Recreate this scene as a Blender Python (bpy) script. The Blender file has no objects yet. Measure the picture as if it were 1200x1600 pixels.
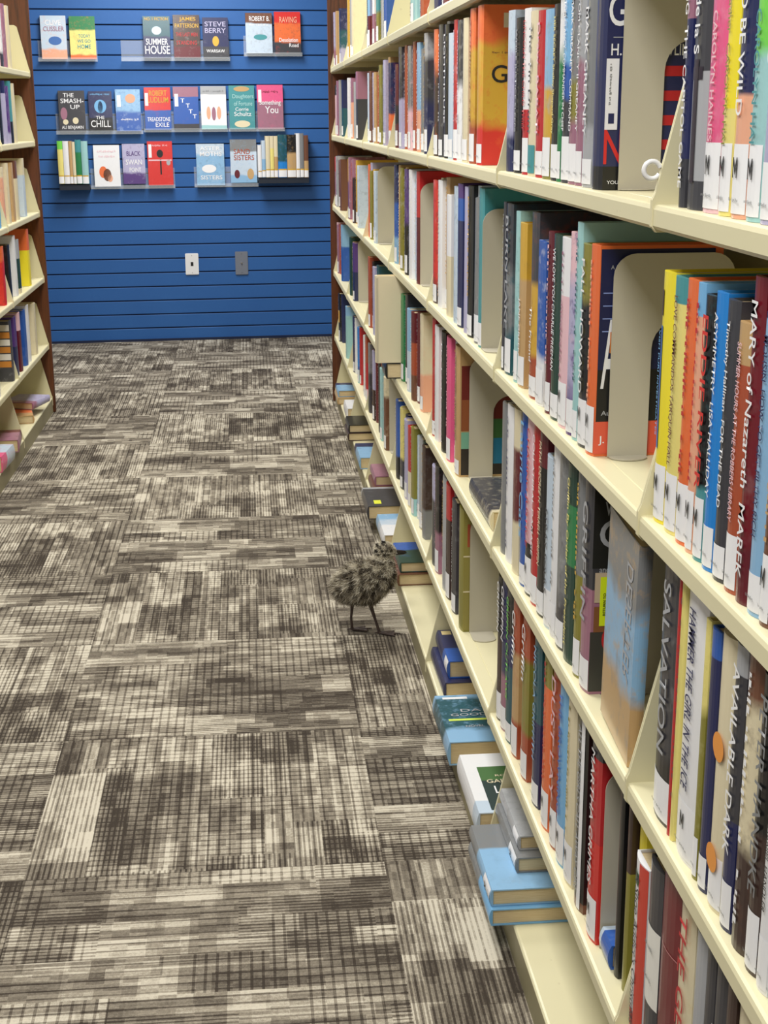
import bpy, bmesh, math, random
from mathutils import Vector, Matrix
from mathutils.geometry import tessellate_polygon
random.seed(7)
C = bpy.context.scene.collection
D = bpy.data
sc = bpy.context.scene
# ------------------------------------------------------------ camera, world, lights, exposure
F, PI_, YA, RO, AX, CH = 2211.3, .273, .0929, -.0053, .4049, 1.3628
cam = D.objects.new('camera', D.cameras.new('camera')); C.objects.link(cam)
fw = Vector((math.sin(YA)*math.cos(PI_), math.cos(YA)*math.cos(PI_), -math.sin(PI_)))
rr = Vector((math.cos(YA), -math.sin(YA), 0)); uu = rr.cross(fw)
r2 = math.cos(RO)*rr + math.sin(RO)*uu; u2 = -math.sin(RO)*rr + math.cos(RO)*uu
m = Matrix((r2, u2, -fw)).transposed().to_4x4(); m.translation = (-AX, 0, CH)
cam.matrix_world = m
cam.data.sensor_fit = 'HORIZONTAL'; cam.data.sensor_width = 36; cam.data.lens = F/1200*36
cam.data.clip_start = .05
sc.camera = cam
w = D.worlds.new('world'); sc.world = w; w.use_nodes = True
w.node_tree.nodes['Background'].inputs[0].default_value = (1, .98, .95, 1)
w.node_tree.nodes['Background'].inputs[1].default_value = .34
def area(name, loc, sx, sy, power, rot=(0, 0, 0), col=(1, .985, .955)):
    l = D.lights.new(name, 'AREA'); l.shape = 'RECTANGLE'; l.size = sx; l.size_y = sy; l.energy = power; l.color = col
    o = D.objects.new(name, l); o.location = loc; o.rotation_euler = rot; C.objects.link(o); return o
for yy, pw in ((.3, 46), (2.7, 46), (5.1, 46), (7.7, 62)):
    area('ceiling_panel_light', (-.75, yy, 2.72), .6, 1.2, pw)
sc.view_settings.view_transform = 'Standard'; sc.view_settings.look = 'None'
sc.view_settings.gamma = 1; sc.view_settings.use_curve_mapping = False
sc.view_settings.exposure = 0.02
try:
    sc.cycles.use_denoising = True; sc.cycles.max_bounces = 6; sc.cycles.transparent_max_bounces = 12
except Exception: pass

# ------------------------------------------------------------ helpers
PAL = {'white':(238, 238, 240),'cream':(226, 214, 180),'black':(22, 22, 24),'charcoal':(60, 60, 66),'grey':(128, 130, 132),'silver':(170, 172, 176),'navy':(34, 40, 86),'blue':(44, 92, 176),'brightblue':(30, 132, 214),'lightblue':(140, 184, 220),'paleblue':(196, 212, 228),'skyblue':(120, 180, 226),'teal':(70, 148, 154),'paleteal':(160, 206, 206),'darkteal':(30, 84, 96),'green':(44, 128, 76),'lime':(120, 214, 80),'darkgreen':(32, 66, 56),'olive':(138, 132, 52),'yellow':(244, 226, 50),'paleyellow':(236, 222, 130),'gold':(212, 168, 56),'orange':(232, 112, 58),'rust':(172, 80, 50),'tan':(196, 160, 110),'brown':(112, 70, 50),'darkbrown':(62, 42, 38),'red':(190, 38, 44),'brightred':(214, 44, 40),'maroon':(98, 22, 36),'pink':(230, 92, 140),'palepink':(234, 192, 200),'mauve':(160, 110, 130),'purple':(86, 56, 124),'lavender':(180, 176, 208),'peach':(236, 172, 140),'burgundy':(112, 14, 30)}
def lin(c):
    c = c/255.0
    return c/12.92 if c <= .04045 else ((c+.055)/1.055)**2.4
def rgb(c):
    if isinstance(c, str): c = PAL[c]
    return tuple(lin(v) for v in c)
def mat(name, col, rough=.5, metal=0, coat=0, spec=.5, emit=None):
    k = D.materials.get(name)
    if k: return k
    k = D.materials.new(name); k.use_nodes = True; b = k.node_tree.nodes['Principled BSDF']
    b.inputs['Base Color'].default_value = (*rgb(col), 1); b.inputs['Roughness'].default_value = rough
    b.inputs['Metallic'].default_value = metal; b.inputs['Coat Weight'].default_value = coat
    b.inputs['Specular IOR Level'].default_value = spec
    return k
class NT:
    def __init__(s, name):
        s.m = D.materials.new(name); s.m.use_nodes = True; s.t = s.m.node_tree; s.b = s.t.nodes['Principled BSDF']
    def n(s, typ, **kw):
        x = s.t.nodes.new(typ)
        for k, v in kw.items(): setattr(x, k, v)
        return x
    def set(s, inp, v):
        if hasattr(v, 'is_linked') or isinstance(v, bpy.types.NodeSocket): s.t.links.new(v, inp)
        elif isinstance(v, (tuple, list)): inp.default_value = v if len(v) == len(inp.default_value) else (*v, 1)
        else: inp.default_value = v
    def math(s, op, a, b=0.0, c=0.0, clamp=False):
        x = s.n('ShaderNodeMath', operation=op, use_clamp=clamp); s.set(x.inputs[0], a); s.set(x.inputs[1], b); s.set(x.inputs[2], c); return x.outputs[0]
    def mix(s, f, a, b):
        x = s.n('ShaderNodeMix', data_type='RGBA'); s.set(x.inputs[0], f); s.set(x.inputs[6], a); s.set(x.inputs[7], b); return x.outputs[2]
    def xyz(s, x=0., y=0., z=0.):
        q = s.n('ShaderNodeCombineXYZ'); s.set(q.inputs[0], x); s.set(q.inputs[1], y); s.set(q.inputs[2], z); return q.outputs[0]
    def white(s, v):
        q = s.n('ShaderNodeTexWhiteNoise', noise_dimensions='3D'); s.set(q.inputs['Vector'], v); return q.outputs['Value']
    def noise(s, v, sc_, det=2., rough=.5):
        q = s.n('ShaderNodeTexNoise'); s.set(q.inputs['Vector'], v); q.inputs['Scale'].default_value = sc_; q.inputs['Detail'].default_value = det; q.inputs['Roughness'].default_value = rough; return q.outputs['Fac']
    def ramp(s, f, stops, interp='LINEAR'):
        q = s.n('ShaderNodeValToRGB'); q.color_ramp.interpolation = interp; s.set(q.inputs[0], f)
        while len(q.color_ramp.elements) < len(stops): q.color_ramp.elements.new(.5)
        for e, (p, c) in zip(q.color_ramp.elements, stops): e.position = p; e.color = (*rgb(c), 1) if not isinstance(c, float) else (c, c, c, 1)
        return q.outputs[0]
    def attr(s, name, kind='OBJECT'):
        q = s.n('ShaderNodeAttribute', attribute_type=kind, attribute_name=name); return q
def link(o, parent=None):
    C.objects.link(o)
    if parent: o.parent = parent
    return o
def mesh_obj(name, bm, mats, parent=None, smooth=False):
    me = D.meshes.new(name); bm.to_mesh(me); bm.free()
    for k in (mats if isinstance(mats, (list, tuple)) else [mats]): me.materials.append(k)
    if smooth:
        for p in me.polygons: p.use_smooth = True
    return link(D.objects.new(name, me), parent)
def box(bm, x0, x1, y0, y1, z0, z1, mi=0, bev=0):
    r = bmesh.ops.create_cube(bm, size=1, matrix=Matrix.Translation(((x0+x1)/2, (y0+y1)/2, (z0+z1)/2)) @ Matrix.Diagonal((x1-x0, y1-y0, z1-z0, 1)))
    fs = {f for v in r['verts'] for f in v.link_faces}
    if bev:
        es = {e for v in r['verts'] for e in v.link_edges}
        g = bmesh.ops.bevel(bm, geom=list(es), offset=bev, segments=2, affect='EDGES'); fs = set(g['faces']) | {f for f in fs if f.is_valid}
    for f in fs: f.material_index = mi
def extr(bm, pts, axis, a, b, mi=0):
    """closed polygon pts in the two other axes, extruded from a to b along axis"""
    def P(p, t):
        if axis == 'y': return (p[0], t, p[1])
        if axis == 'z': return (p[0], p[1], t)
        return (t, p[0], p[1])
    va = [bm.verts.new(P(p, a)) for p in pts]; vb = [bm.verts.new(P(p, b)) for p in pts]
    n = len(pts); fs = []
    for i in range(n): fs.append(bm.faces.new((va[i], va[(i+1) % n], vb[(i+1) % n], vb[i])))
    for tri in tessellate_polygon([[Vector((p[0], p[1], 0)) for p in pts]]):
        if len({tuple(pts[i]) for i in tri}) < 3: continue
        try: fs += [bm.faces.new([va[i] for i in tri]), bm.faces.new([vb[i] for i in tri[::-1]])]
        except ValueError: pass
    for f in fs: f.material_index = mi
    bmesh.ops.recalc_face_normals(bm, faces=bm.faces[:])
def empty(name, loc=(0, 0, 0), rz=0, parent=None):
    o = D.objects.new(name, None); o.empty_display_size = .05; o.location = loc; o.rotation_euler = (0, 0, rz); return link(o, parent)
def tag(o, label, cat, group=None):
    o['label'] = label; o['category'] = cat
    if group: o['group'] = group
    return o
def struct(o): o['kind'] = 'structure'; return o
TXT = {}; ASP = {}
def text_mesh(s):
    if s in TXT: return TXT[s]
    cu = D.curves.new('lettering', 'FONT'); cu.body = s; cu.size = 1; cu.resolution_u = 4
    cu.offset = .008
    o = D.objects.new('lettering', cu); C.objects.link(o)
    bpy.context.view_layer.update()
    me = D.meshes.new_from_object(o.evaluated_get(bpy.context.evaluated_depsgraph_get()))
    D.objects.remove(o); me.name = 'lettering'
    norm(me); TXT[s] = me; return me
def block_m():
    if 'blockM' in TXT: return TXT['blockM']
    bm = bmesh.new(); w_ = .2
    for q in ([(0, 0), (w_, 0), (w_, 1), (0, 1)], [(1-w_, 0), (1, 0), (1, 1), (1-w_, 1)], [(w_, 1), (w_, .62), (.5, .12), (.5, .45)], [(.5, .45), (.5, .12), (1-w_, .62), (1-w_, 1)]):
        bm.faces.new([bm.verts.new((a, b, 0)) for a, b in q])
    me = D.meshes.new('lettering'); bm.to_mesh(me); bm.free(); TXT['blockM'] = me; return me
def norm(me):
    xs = [v.co.x for v in me.vertices]; ys = [v.co.y for v in me.vertices]
    x0, x1, y0, y1 = min(xs), max(xs), min(ys), max(ys)
    ASP[me.name] = (x1-x0)/(y1-y0)
    for v in me.vertices: v.co.x = (v.co.x-x0)/(x1-x0); v.co.y = (v.co.y-y0)/(y1-y0); v.co.z = 0
def dash_mesh(seed):
    """worn, unreadable small print: two lines of tiny letter-like strokes"""
    key = 'dash%d' % seed
    if key in TXT: return TXT[key]
    r = random.Random(seed); bm = bmesh.new(); x = 0
    while x < 1:
        wd = r.uniform(.012, .03)
        if r.random() < .84:
            a, b = sorted((r.uniform(0, .35), r.uniform(.6, 1)))
            vs = [bm.verts.new(p) for p in ((x, a, 0), (x+wd, a, 0), (x+wd, b, 0), (x, b, 0))]; bm.faces.new(vs)
            if r.random() < .6: 
                vs = [bm.verts.new(p) for p in ((x+wd, a, 0), (x+wd*1.6, a, 0), (x+wd*1.6, a+.18, 0), (x+wd, a+.18, 0))]; bm.faces.new(vs)
        x += wd*1.9
    me = D.meshes.new('lettering'); bm.to_mesh(me); bm.free(); norm(me); TXT[key] = me; return me
def put_text(me, name, col, origin, u, v, L, H, parent, curved=None):
    me2 = me.copy(); me2.materials.clear(); me2.materials.append(mat('ink_'+str(col), col, .45))
    o = D.objects.new(name, me2); link(o, parent)
    u = Vector(u); v = Vector(v); n = u.cross(v)
    M = Matrix((u*L, v*H, n)).transposed().to_4x4(); M.translation = Vector(origin)
    for p in me2.vertices: p.co = M @ p.co
    return o
# ------------------------------------------------------------ shared materials
def steel_mat():
    k = NT('cream_painted_steel'); tc = k.n('ShaderNodeTexCoord').outputs['Object']
    n1 = k.noise(tc, 6, 3); n2 = k.noise(tc, 90, 2)
    c = k.mix(k.math('MULTIPLY', n1, .5), (*rgb((226, 219, 182)), 1), (*rgb((214, 206, 166)), 1))
    st = k.math('GREATER_THAN', k.noise(tc, 45, 1), .77)
    c = k.mix(k.math('MULTIPLY', st, .18), c, (*rgb((170, 155, 120)), 1))
    k.set(k.b.inputs['Base Color'], c); k.b.inputs['Roughness'].default_value = .38
    return k.m
STEEL = steel_mat()
GREYSTEEL = mat('putty_bookend_steel', (190, 184, 166), .42)
def wood_mat():
    k = NT('dark_stained_oak'); tc = k.n('ShaderNodeTexCoord').outputs['Object']
    mp = k.n('ShaderNodeMapping'); k.set(mp.inputs['Vector'], tc); mp.inputs['Scale'].default_value = (8, 8, .6)
    f = k.noise(mp.outputs[0], 7, 5, .6)
    k.set(k.b.inputs['Base Color'], k.ramp(f, [(.3, (52, 26, 14)), (.55, (104, 58, 30)), (.75, (76, 40, 20))])); k.b.inputs['Roughness'].default_value = .35
    return k.m
WOOD = wood_mat()
def jacket_mat():
    k = NT('book_jacket'); g = k.n('ShaderNodeTexCoord').outputs['Generated']; obc = k.n('ShaderNodeTexCoord').outputs['Object']
    sep = k.n('ShaderNodeSeparateXYZ'); k.set(sep.inputs[0], g); z = sep.outputs[2]
    ca, cb, cc, pr = k.attr('ca'), k.attr('cb'), k.attr('cc'), k.attr('pr')
    ps = k.n('ShaderNodeSeparateXYZ'); k.set(ps.inputs[0], pr.outputs['Vector'])
    s1, s2, nz = ps.outputs[0], ps.outputs[1], ps.outputs[2]
    seed = k.attr('seed').outputs['Fac']
    v = k.n('ShaderNodeVectorMath', operation='ADD'); k.set(v.inputs[0], obc); k.set(v.inputs[1], k.xyz(seed, seed, seed))
    n1 = k.noise(v.outputs[0], 14, 3); 
    zz = k.math('ADD', z, k.math('MULTIPLY', k.math('SUBTRACT', n1, .5), k.math('MULTIPLY', nz, .7)))
    wid = k.math('ADD', k.math('MULTIPLY', nz, .25), .004)
    f1 = k.math('DIVIDE', k.math('SUBTRACT', s1, zz), wid, clamp=True)
    f2 = k.math('DIVIDE', k.math('SUBTRACT', zz, s2), wid, clamp=True)
    c = k.mix(f1, ca.outputs['Color'], cb.outputs['Color']); c = k.mix(f2, c, cc.outputs['Color'])
    n2 = k.noise(v.outputs[0], 55, 4, .65)
    m1 = k.math('MULTIPLY', k.math('SUBTRACT', n2, .52, clamp=True), k.math('MULTIPLY', nz, 9.), clamp=True)
    c = k.mix(m1, c, cb.outputs['Color'])
    n3 = k.noise(v.outputs[0], 33, 3, .6)
    m2 = k.math('MULTIPLY', k.math('SUBTRACT', n3, .56, clamp=True), k.math('MULTIPLY', nz, 9.), clamp=True)
    c = k.mix(m2, c, cc.outputs['Color'])
    k.set(k.b.inputs['Base Color'], c); k.b.inputs['Roughness'].default_value = .34
    k.b.inputs['Coat Weight'].default_value = .25; k.b.inputs['Coat Roughness'].default_value = .12
    return k.m
JACKET = jacket_mat()
def page_mat():
    k = NT('page_edges'); tc = k.n('ShaderNodeTexCoord').outputs['Object']
    mp = k.n('ShaderNodeMapping'); k.set(mp.inputs['Vector'], tc); mp.inputs['Scale'].default_value = (1, 60, 1)
    f = k.noise(mp.outputs[0], 30, 3, .7)
    k.set(k.b.inputs['Base Color'], k.ramp(f, [(.3, (196, 172, 128)), (.7, (226, 208, 168))])); k.b.inputs['Roughness'].default_value = .8
    return k.m
PAGES = page_mat()
LABEL = mat('white_label_paper', (244, 244, 246), .35)
BOARD = mat('black_cloth_board', (20, 19, 20), .5)

# ------------------------------------------------------------ structure
def carpet():
    k = NT('carpet_tile_plaid'); tc = k.n('ShaderNodeTexCoord').outputs['Object']
    s = k.n('ShaderNodeSeparateXYZ'); k.set(s.inputs[0], tc)
    M = k.math
    TX, TY = .672, .61
    u = M('DIVIDE', M('ADD', s.outputs[0], .857), TX); v = M('DIVIDE', M('SUBTRACT', s.outputs[1], 2.397), TY)
    iu, iv = M('FLOOR', u), M('FLOOR', v)
    fx = M('MULTIPLY', M('SUBTRACT', u, iu), TX); fy = M('MULTIPLY', M('SUBTRACT', v, iv), TY)
    par = M('ABSOLUTE', M('MODULO', M('ADD', M('ADD', iu, iv), 200), 2.))
    def sel(a, b): return M('ADD', M('MULTIPLY', a, M('SUBTRACT', 1., par)), M('MULTIPLY', b, par))
    a, l = sel(fx, fy), sel(fy, fx)       # a: across the ribs, l: along the ribs
    tid = M('ADD', M('MULTIPLY', iu, 7.31), M('MULTIPLY', iv, 3.77))
    # wide and narrow blocks
    def cells(wa, wl, k1):
        band = M('FLOOR', M('DIVIDE', a, wa))
        off = k.white(k.xyz(band, tid, k1)); ls = M('ADD', M('DIVIDE', l, wl), M('MULTIPLY', off, 5.))
        return k.white(k.xyz(M('ADD', band, M('MULTIPLY', tid, 1.7)), M('FLOOR', ls), k1+.5))
    c1 = cells(.112, .19, 1.3); c2 = cells(.056, .12, 5.1); c3 = cells(.028, .075, 9.7)
    val = M('ADD', M('ADD', M('MULTIPLY', c1, .30), M('MULTIPLY', c2, .30)), M('MULTIPLY', c3, .24))
    # ribs
    rp = .0098
    rib = M('DIVIDE', a, rp); ri = M('FLOOR', rib); rf = M('SUBTRACT', rib, ri)
    ribd = M('LESS_THAN', M('ABSOLUTE', M('SUBTRACT', rf, .5)), .2)
    rseg = k.white(k.xyz(ri, M('FLOOR', M('DIVIDE', l, .03)), tid))
    rr_ = k.white(k.xyz(ri, 3.3, tid))
    # cross ticks
    tk = M('DIVIDE', l, .019); tf = M('SUBTRACT', tk, M('FLOOR', tk)); tick = M('LESS_THAN', tf, .26)
    hasT = M('GREATER_THAN', cells(.112, .31, 14.2), .42)
    gl = M('DIVIDE', a, .021); gf = M('SUBTRACT', gl, M('FLOOR', gl)); zone = M('GREATER_THAN', cells(.168, .24, 21.7), .45); grid = M('MULTIPLY', M('LESS_THAN', gf, .2), zone)
    ribd = M('MULTIPLY', ribd, M('SUBTRACT', 1.15, zone))
    fine = k.noise(tc, 700, 2, .7); mid = k.noise(tc, 160, 3, .7)
    val = M('ADD', val, M('MULTIPLY', M('SUBTRACT', rr_, .5), .22))
    val = M('ADD', val, M('MULTIPLY', M('SUBTRACT', rseg, .5), .16))
    val = M('SUBTRACT', val, M('MULTIPLY', ribd, .22))
    val = M('SUBTRACT', val, M('MULTIPLY', M('MULTIPLY', tick, hasT), .2))
    val = M('SUBTRACT', val, M('MULTIPLY', grid, .23))
    val = M('ADD', val, M('MULTIPLY', M('SUBTRACT', mid, .5), .38)); val = M('ADD', val, M('MULTIPLY', M('SUBTRACT', fine, .5), .45))
    col = k.ramp(val, [(.0, (64, 57, 50)), (.16, (94, 86, 76)), (.32, (126, 118, 105)), (.47, (154, 145, 129)), (.68, (208, 200, 182))])
    k.set(k.b.inputs['Base Color'], col); k.b.inputs['Roughness'].default_value = .95; k.b.inputs['Specular IOR Level'].default_value = .1
    bp = k.n('ShaderNodeBump'); bp.inputs['Strength'].default_value = .35; bp.inputs['Distance'].default_value = .002
    k.set(bp.inputs['Height'], M('ADD', fine, M('MULTIPLY', ribd, -.5))); k.set(k.b.inputs['Normal'], bp.outputs[0])
    return k.m
bm = bmesh.new(); box(bm, -4.5, 2.5, -3, 10, -.03, 0); struct(mesh_obj('floor', bm, carpet()))
bm = bmesh.new(); box(bm, -4.5, 2.5, -3, 10, 2.8, 2.85); struct(mesh_obj('ceiling', bm, mat('ceiling_tile_white', (225, 224, 218), .9)))
def wall_pt(u, off): # along the slightly turned back wall
    c = 1/math.hypot(1, .057); return Vector((u*c + off*.057*c, 9.06 + .057*u*c - off*c, 0))
WR = math.atan(.057)
def blue():
    k = NT('blue_painted_slatwall'); tc = k.n('ShaderNodeTexCoord').outputs['Object']
    f = k.noise(tc, 3, 3); f2 = k.noise(tc, 60, 2)
    k.set(k.b.inputs['Base Color'], k.mix(M_(k, f, f2), (*rgb((34, 88, 156)), 1), (*rgb((46, 104, 172)), 1))); k.b.inputs['Roughness'].default_value = .5
    return k.m
def M_(k, a, b): return k.math('ADD', k.math('MULTIPLY', a, .7), k.math('MULTIPLY', b, .3))
bm = bmesh.new()
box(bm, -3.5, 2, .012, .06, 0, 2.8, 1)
z = 0.0; first = True
while z < 2.75:
    z1 = z+.0862
    pts = [(-.004+.004, z+.0015), (0, z1-.010), (.002, z1-.008), (.014, z1-.008), (.014, z-.001), (.002, z-.001)]
    extr(bm, pts, 'x', -3.5, 2, 0); z = z1
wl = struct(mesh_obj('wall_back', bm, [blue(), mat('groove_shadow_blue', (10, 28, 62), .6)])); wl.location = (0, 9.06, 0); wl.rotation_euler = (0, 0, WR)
wl.location = wall_pt(0, 0)
bm = bmesh.new(); box(bm, -3.5, 2, -.012, .001, 0, .014); b_ = struct(mesh_obj('baseboard_back', bm, mat('groove_shadow_blue', (10, 28, 62), .6))); b_.location = wall_pt(0, 0); b_.rotation_euler = (0, 0, WR)

# ------------------------------------------------------------ shelving
Y1, BAY = 1.42, .914
BN = ['nearest', 'second', 'third', 'fourth', 'fifth', 'sixth', 'farthest']
RN = {1.581: 'topmost visible shelf', 1.276: 'second shelf down', .952: 'third shelf down', .64: 'fourth shelf down', .326: 'fifth shelf down', .064: 'bottom deck on the floor'}
def shelf(x0, s, ya, yb, z, label, deck=False, brackets=True):
    """steel shelf tray with a rolled front lip and two end brackets; front edge at x0, depth along s"""
    t = empty('cantilever_shelf' if not deck else 'base_shelf', (x0+s*.12, (ya+yb)/2, 0 if deck else z-.025))
    inv = Matrix.Translation(-Vector(t.location))
    def X(p): return [(x0+s*a, b) for a, b in p]
    bm = bmesh.new(); g = .003
    d = .25
    if deck:
        extr(bm, X([(0, z-.004), (.002, z-.001), (.005, z), (d, z), (d, z-.006), (.004, z-.006), (0, z-.006)]), 'y', ya+g, yb-g)
        kb = bmesh.new(); box(kb, *sorted((x0, x0+s*.006)), ya+g, yb-g, 0, z-.0065); kb.transform(inv); mesh_obj('kick_plate', kb, mat('kick_plate_shaded_cream', (148, 140, 108), .5), t)  # shade on the cream kick face is put into this darker taupe colour
    else:
        extr(bm, X([(0, z-.021), (0, z-.005), (.0015, z-.001), (.005, z), (.03, z), (.031, z-.0012), (.032, z), (d, z), (d, z-.006), (.012, z-.006), (.012, z-.018), (.018, z-.020), (.018, z-.024), (.004, z-.025)]), 'y', ya+g, yb-g)
    bm.transform(inv); mesh_obj('shelf_tray', bm, STEEL, t)
    if brackets:
        for yy in (ya+.0006, yb-.0034):
            bm = bmesh.new()
            lo = z-.028 if not deck else .03
            pr = [(-.0015, lo+.006), (-.0015, z+.004), (.002, z+.012), (.044, z+.192), (.056, z+.2), (d, z+.2), (d, lo), (.004, lo)]
            extr(bm, X(pr), 'y', yy, yy+.0028)
            bm.transform(inv); mesh_obj('end_bracket', bm, STEEL, t)
    tag(t, label, 'shelf', 'steel shelves of the %s rack' % ('right' if s > 0 else 'left'))
    return t
ZS = [1.581, 1.276, .952, .64, .326]
for k in range(7):
    ya, yb = Y1+BAY*(k-1), Y1+BAY*k
    for z in ZS:
        shelf(0, 1, ya, yb, z, 'cream steel %s in the %s section of the right rack' % (RN[z], BN[k]))
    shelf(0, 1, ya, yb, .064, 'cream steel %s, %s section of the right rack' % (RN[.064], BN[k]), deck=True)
XL, YL = -1.363, 6.79
for k in range(2):
    ya, yb = YL-BAY*(k+1), YL-BAY*k
    for z in ZS:
        zz = z-.02 if z > 1.5 else (z-.016 if z > 1.2 else (z-.008 if z > .9 else z+.003))
        shelf(XL, -1, ya, yb, zz, 'cream steel %s in the %s section of the left rack' % (RN[z], ['far end', 'near'][k]))
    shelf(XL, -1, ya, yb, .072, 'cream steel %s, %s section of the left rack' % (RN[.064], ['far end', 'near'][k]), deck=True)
def frame(x0, s, ya, n, label):
    t = empty('shelving_frame', (x0+s*.27, ya+n*BAY/2, 0)); inv = Matrix.Translation(-Vector(t.location))
    bm = bmesh.new(); box(bm, *sorted((x0+s*.262, x0+s*.268)), ya, ya+n*BAY, .07, 2.1); bm.transform(inv); mesh_obj('back_panel', bm, STEEL, t)
    for i in range(n+1):
        bm = bmesh.new(); y = ya+i*BAY
        y += .02 if i == 0 else (-.02 if i == n else 0); box(bm, *sorted((x0+s*.268, x0+s*.32)), y-.018, y+.018, 0, 2.1); bm.transform(inv); mesh_obj('upright', bm, STEEL, t)
    tag(t, label, 'shelving')
frame(0, 1, Y1-BAY, 7, 'cream steel frame and back behind the shelves of the right rack')
frame(XL, -1, YL-2*BAY, 2, 'cream steel frame and back behind the shelves of the left rack')
def endpanel(x0, s, y, label):
    bm = bmesh.new(); box(bm, *sorted((x0-s*.012, x0+s*.56)), y, y+.022, 0, 2.15, bev=.003)
    bm.transform(Matrix.Translation((-x0, -y, 0))); o = mesh_obj('end_panel', bm, WOOD); o.location = (x0, y, 0); tag(o, label, 'panel')
endpanel(0, 1, Y1+BAY*6+.003, 'dark stained wooden end panel closing the far end of the right rack')
endpanel(XL, -1, YL+.003, 'dark stained wooden end panel closing the far end of the left rack')

# ------------------------------------------------------------ books
def props(o, col, q, seed):
    o['ca'] = [*rgb(col)]; cb = q.get('b', (col, 0)); cc = q.get('t', (col, 0))
    def mute(c): return c
    nz = q.get('n', 0.0)
    base = rgb(col)
    o['cb'] = [*rgb(cb[0])] if cb[1] else [v*.45 for v in base]
    o['cc'] = [*rgb(cc[0])] if cc[1] else [min(1, v*.6+.35) for v in base]
    o['pr'] = [cb[1] if cb[1] else -1.0, 1-cc[1] if cc[1] else 2.0, nz]
    o['seed'] = float(seed)
def arc(t, b, y): return b*(2*y/t)**2
def cover_bm(t, h, d, w=.002, one=False):
    bm = bmesh.new(); b = min(.005, .14*t); n = 6
    out = [(d, -t/2)] + [(arc(t, b, y), y) for y in [(-t/2)+t*i/n for i in range(n+1)]] + [(d, t/2)]
    inn = [(d, t/2-w), (b+w, t/2-w), (b+w, -t/2+w), (d, -t/2+w)]
    extr(bm, out+inn, 'z', 0, h)
    return bm, b
def arcpatch(t, h0, h1, fr=.92, off=.0005, y0=None, y1=None):
    bm = bmesh.new(); b = min(.005, .14*t); n = 5; ya = -t/2*fr if y0 is None else y0; yb = t/2*fr if y1 is None else y1
    pa, pb = [], []
    for i in range(n+1):
        y = ya+(yb-ya)*i/n; x = arc(t, b, y)-off
        pa.append(bm.verts.new((x, y, h0))); pb.append(bm.verts.new((x, y, h1)))
    for i in range(n): bm.faces.new((pa[i+1], pa[i], pb[i], pb[i+1]))
    return bm
SEED = [0]
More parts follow.
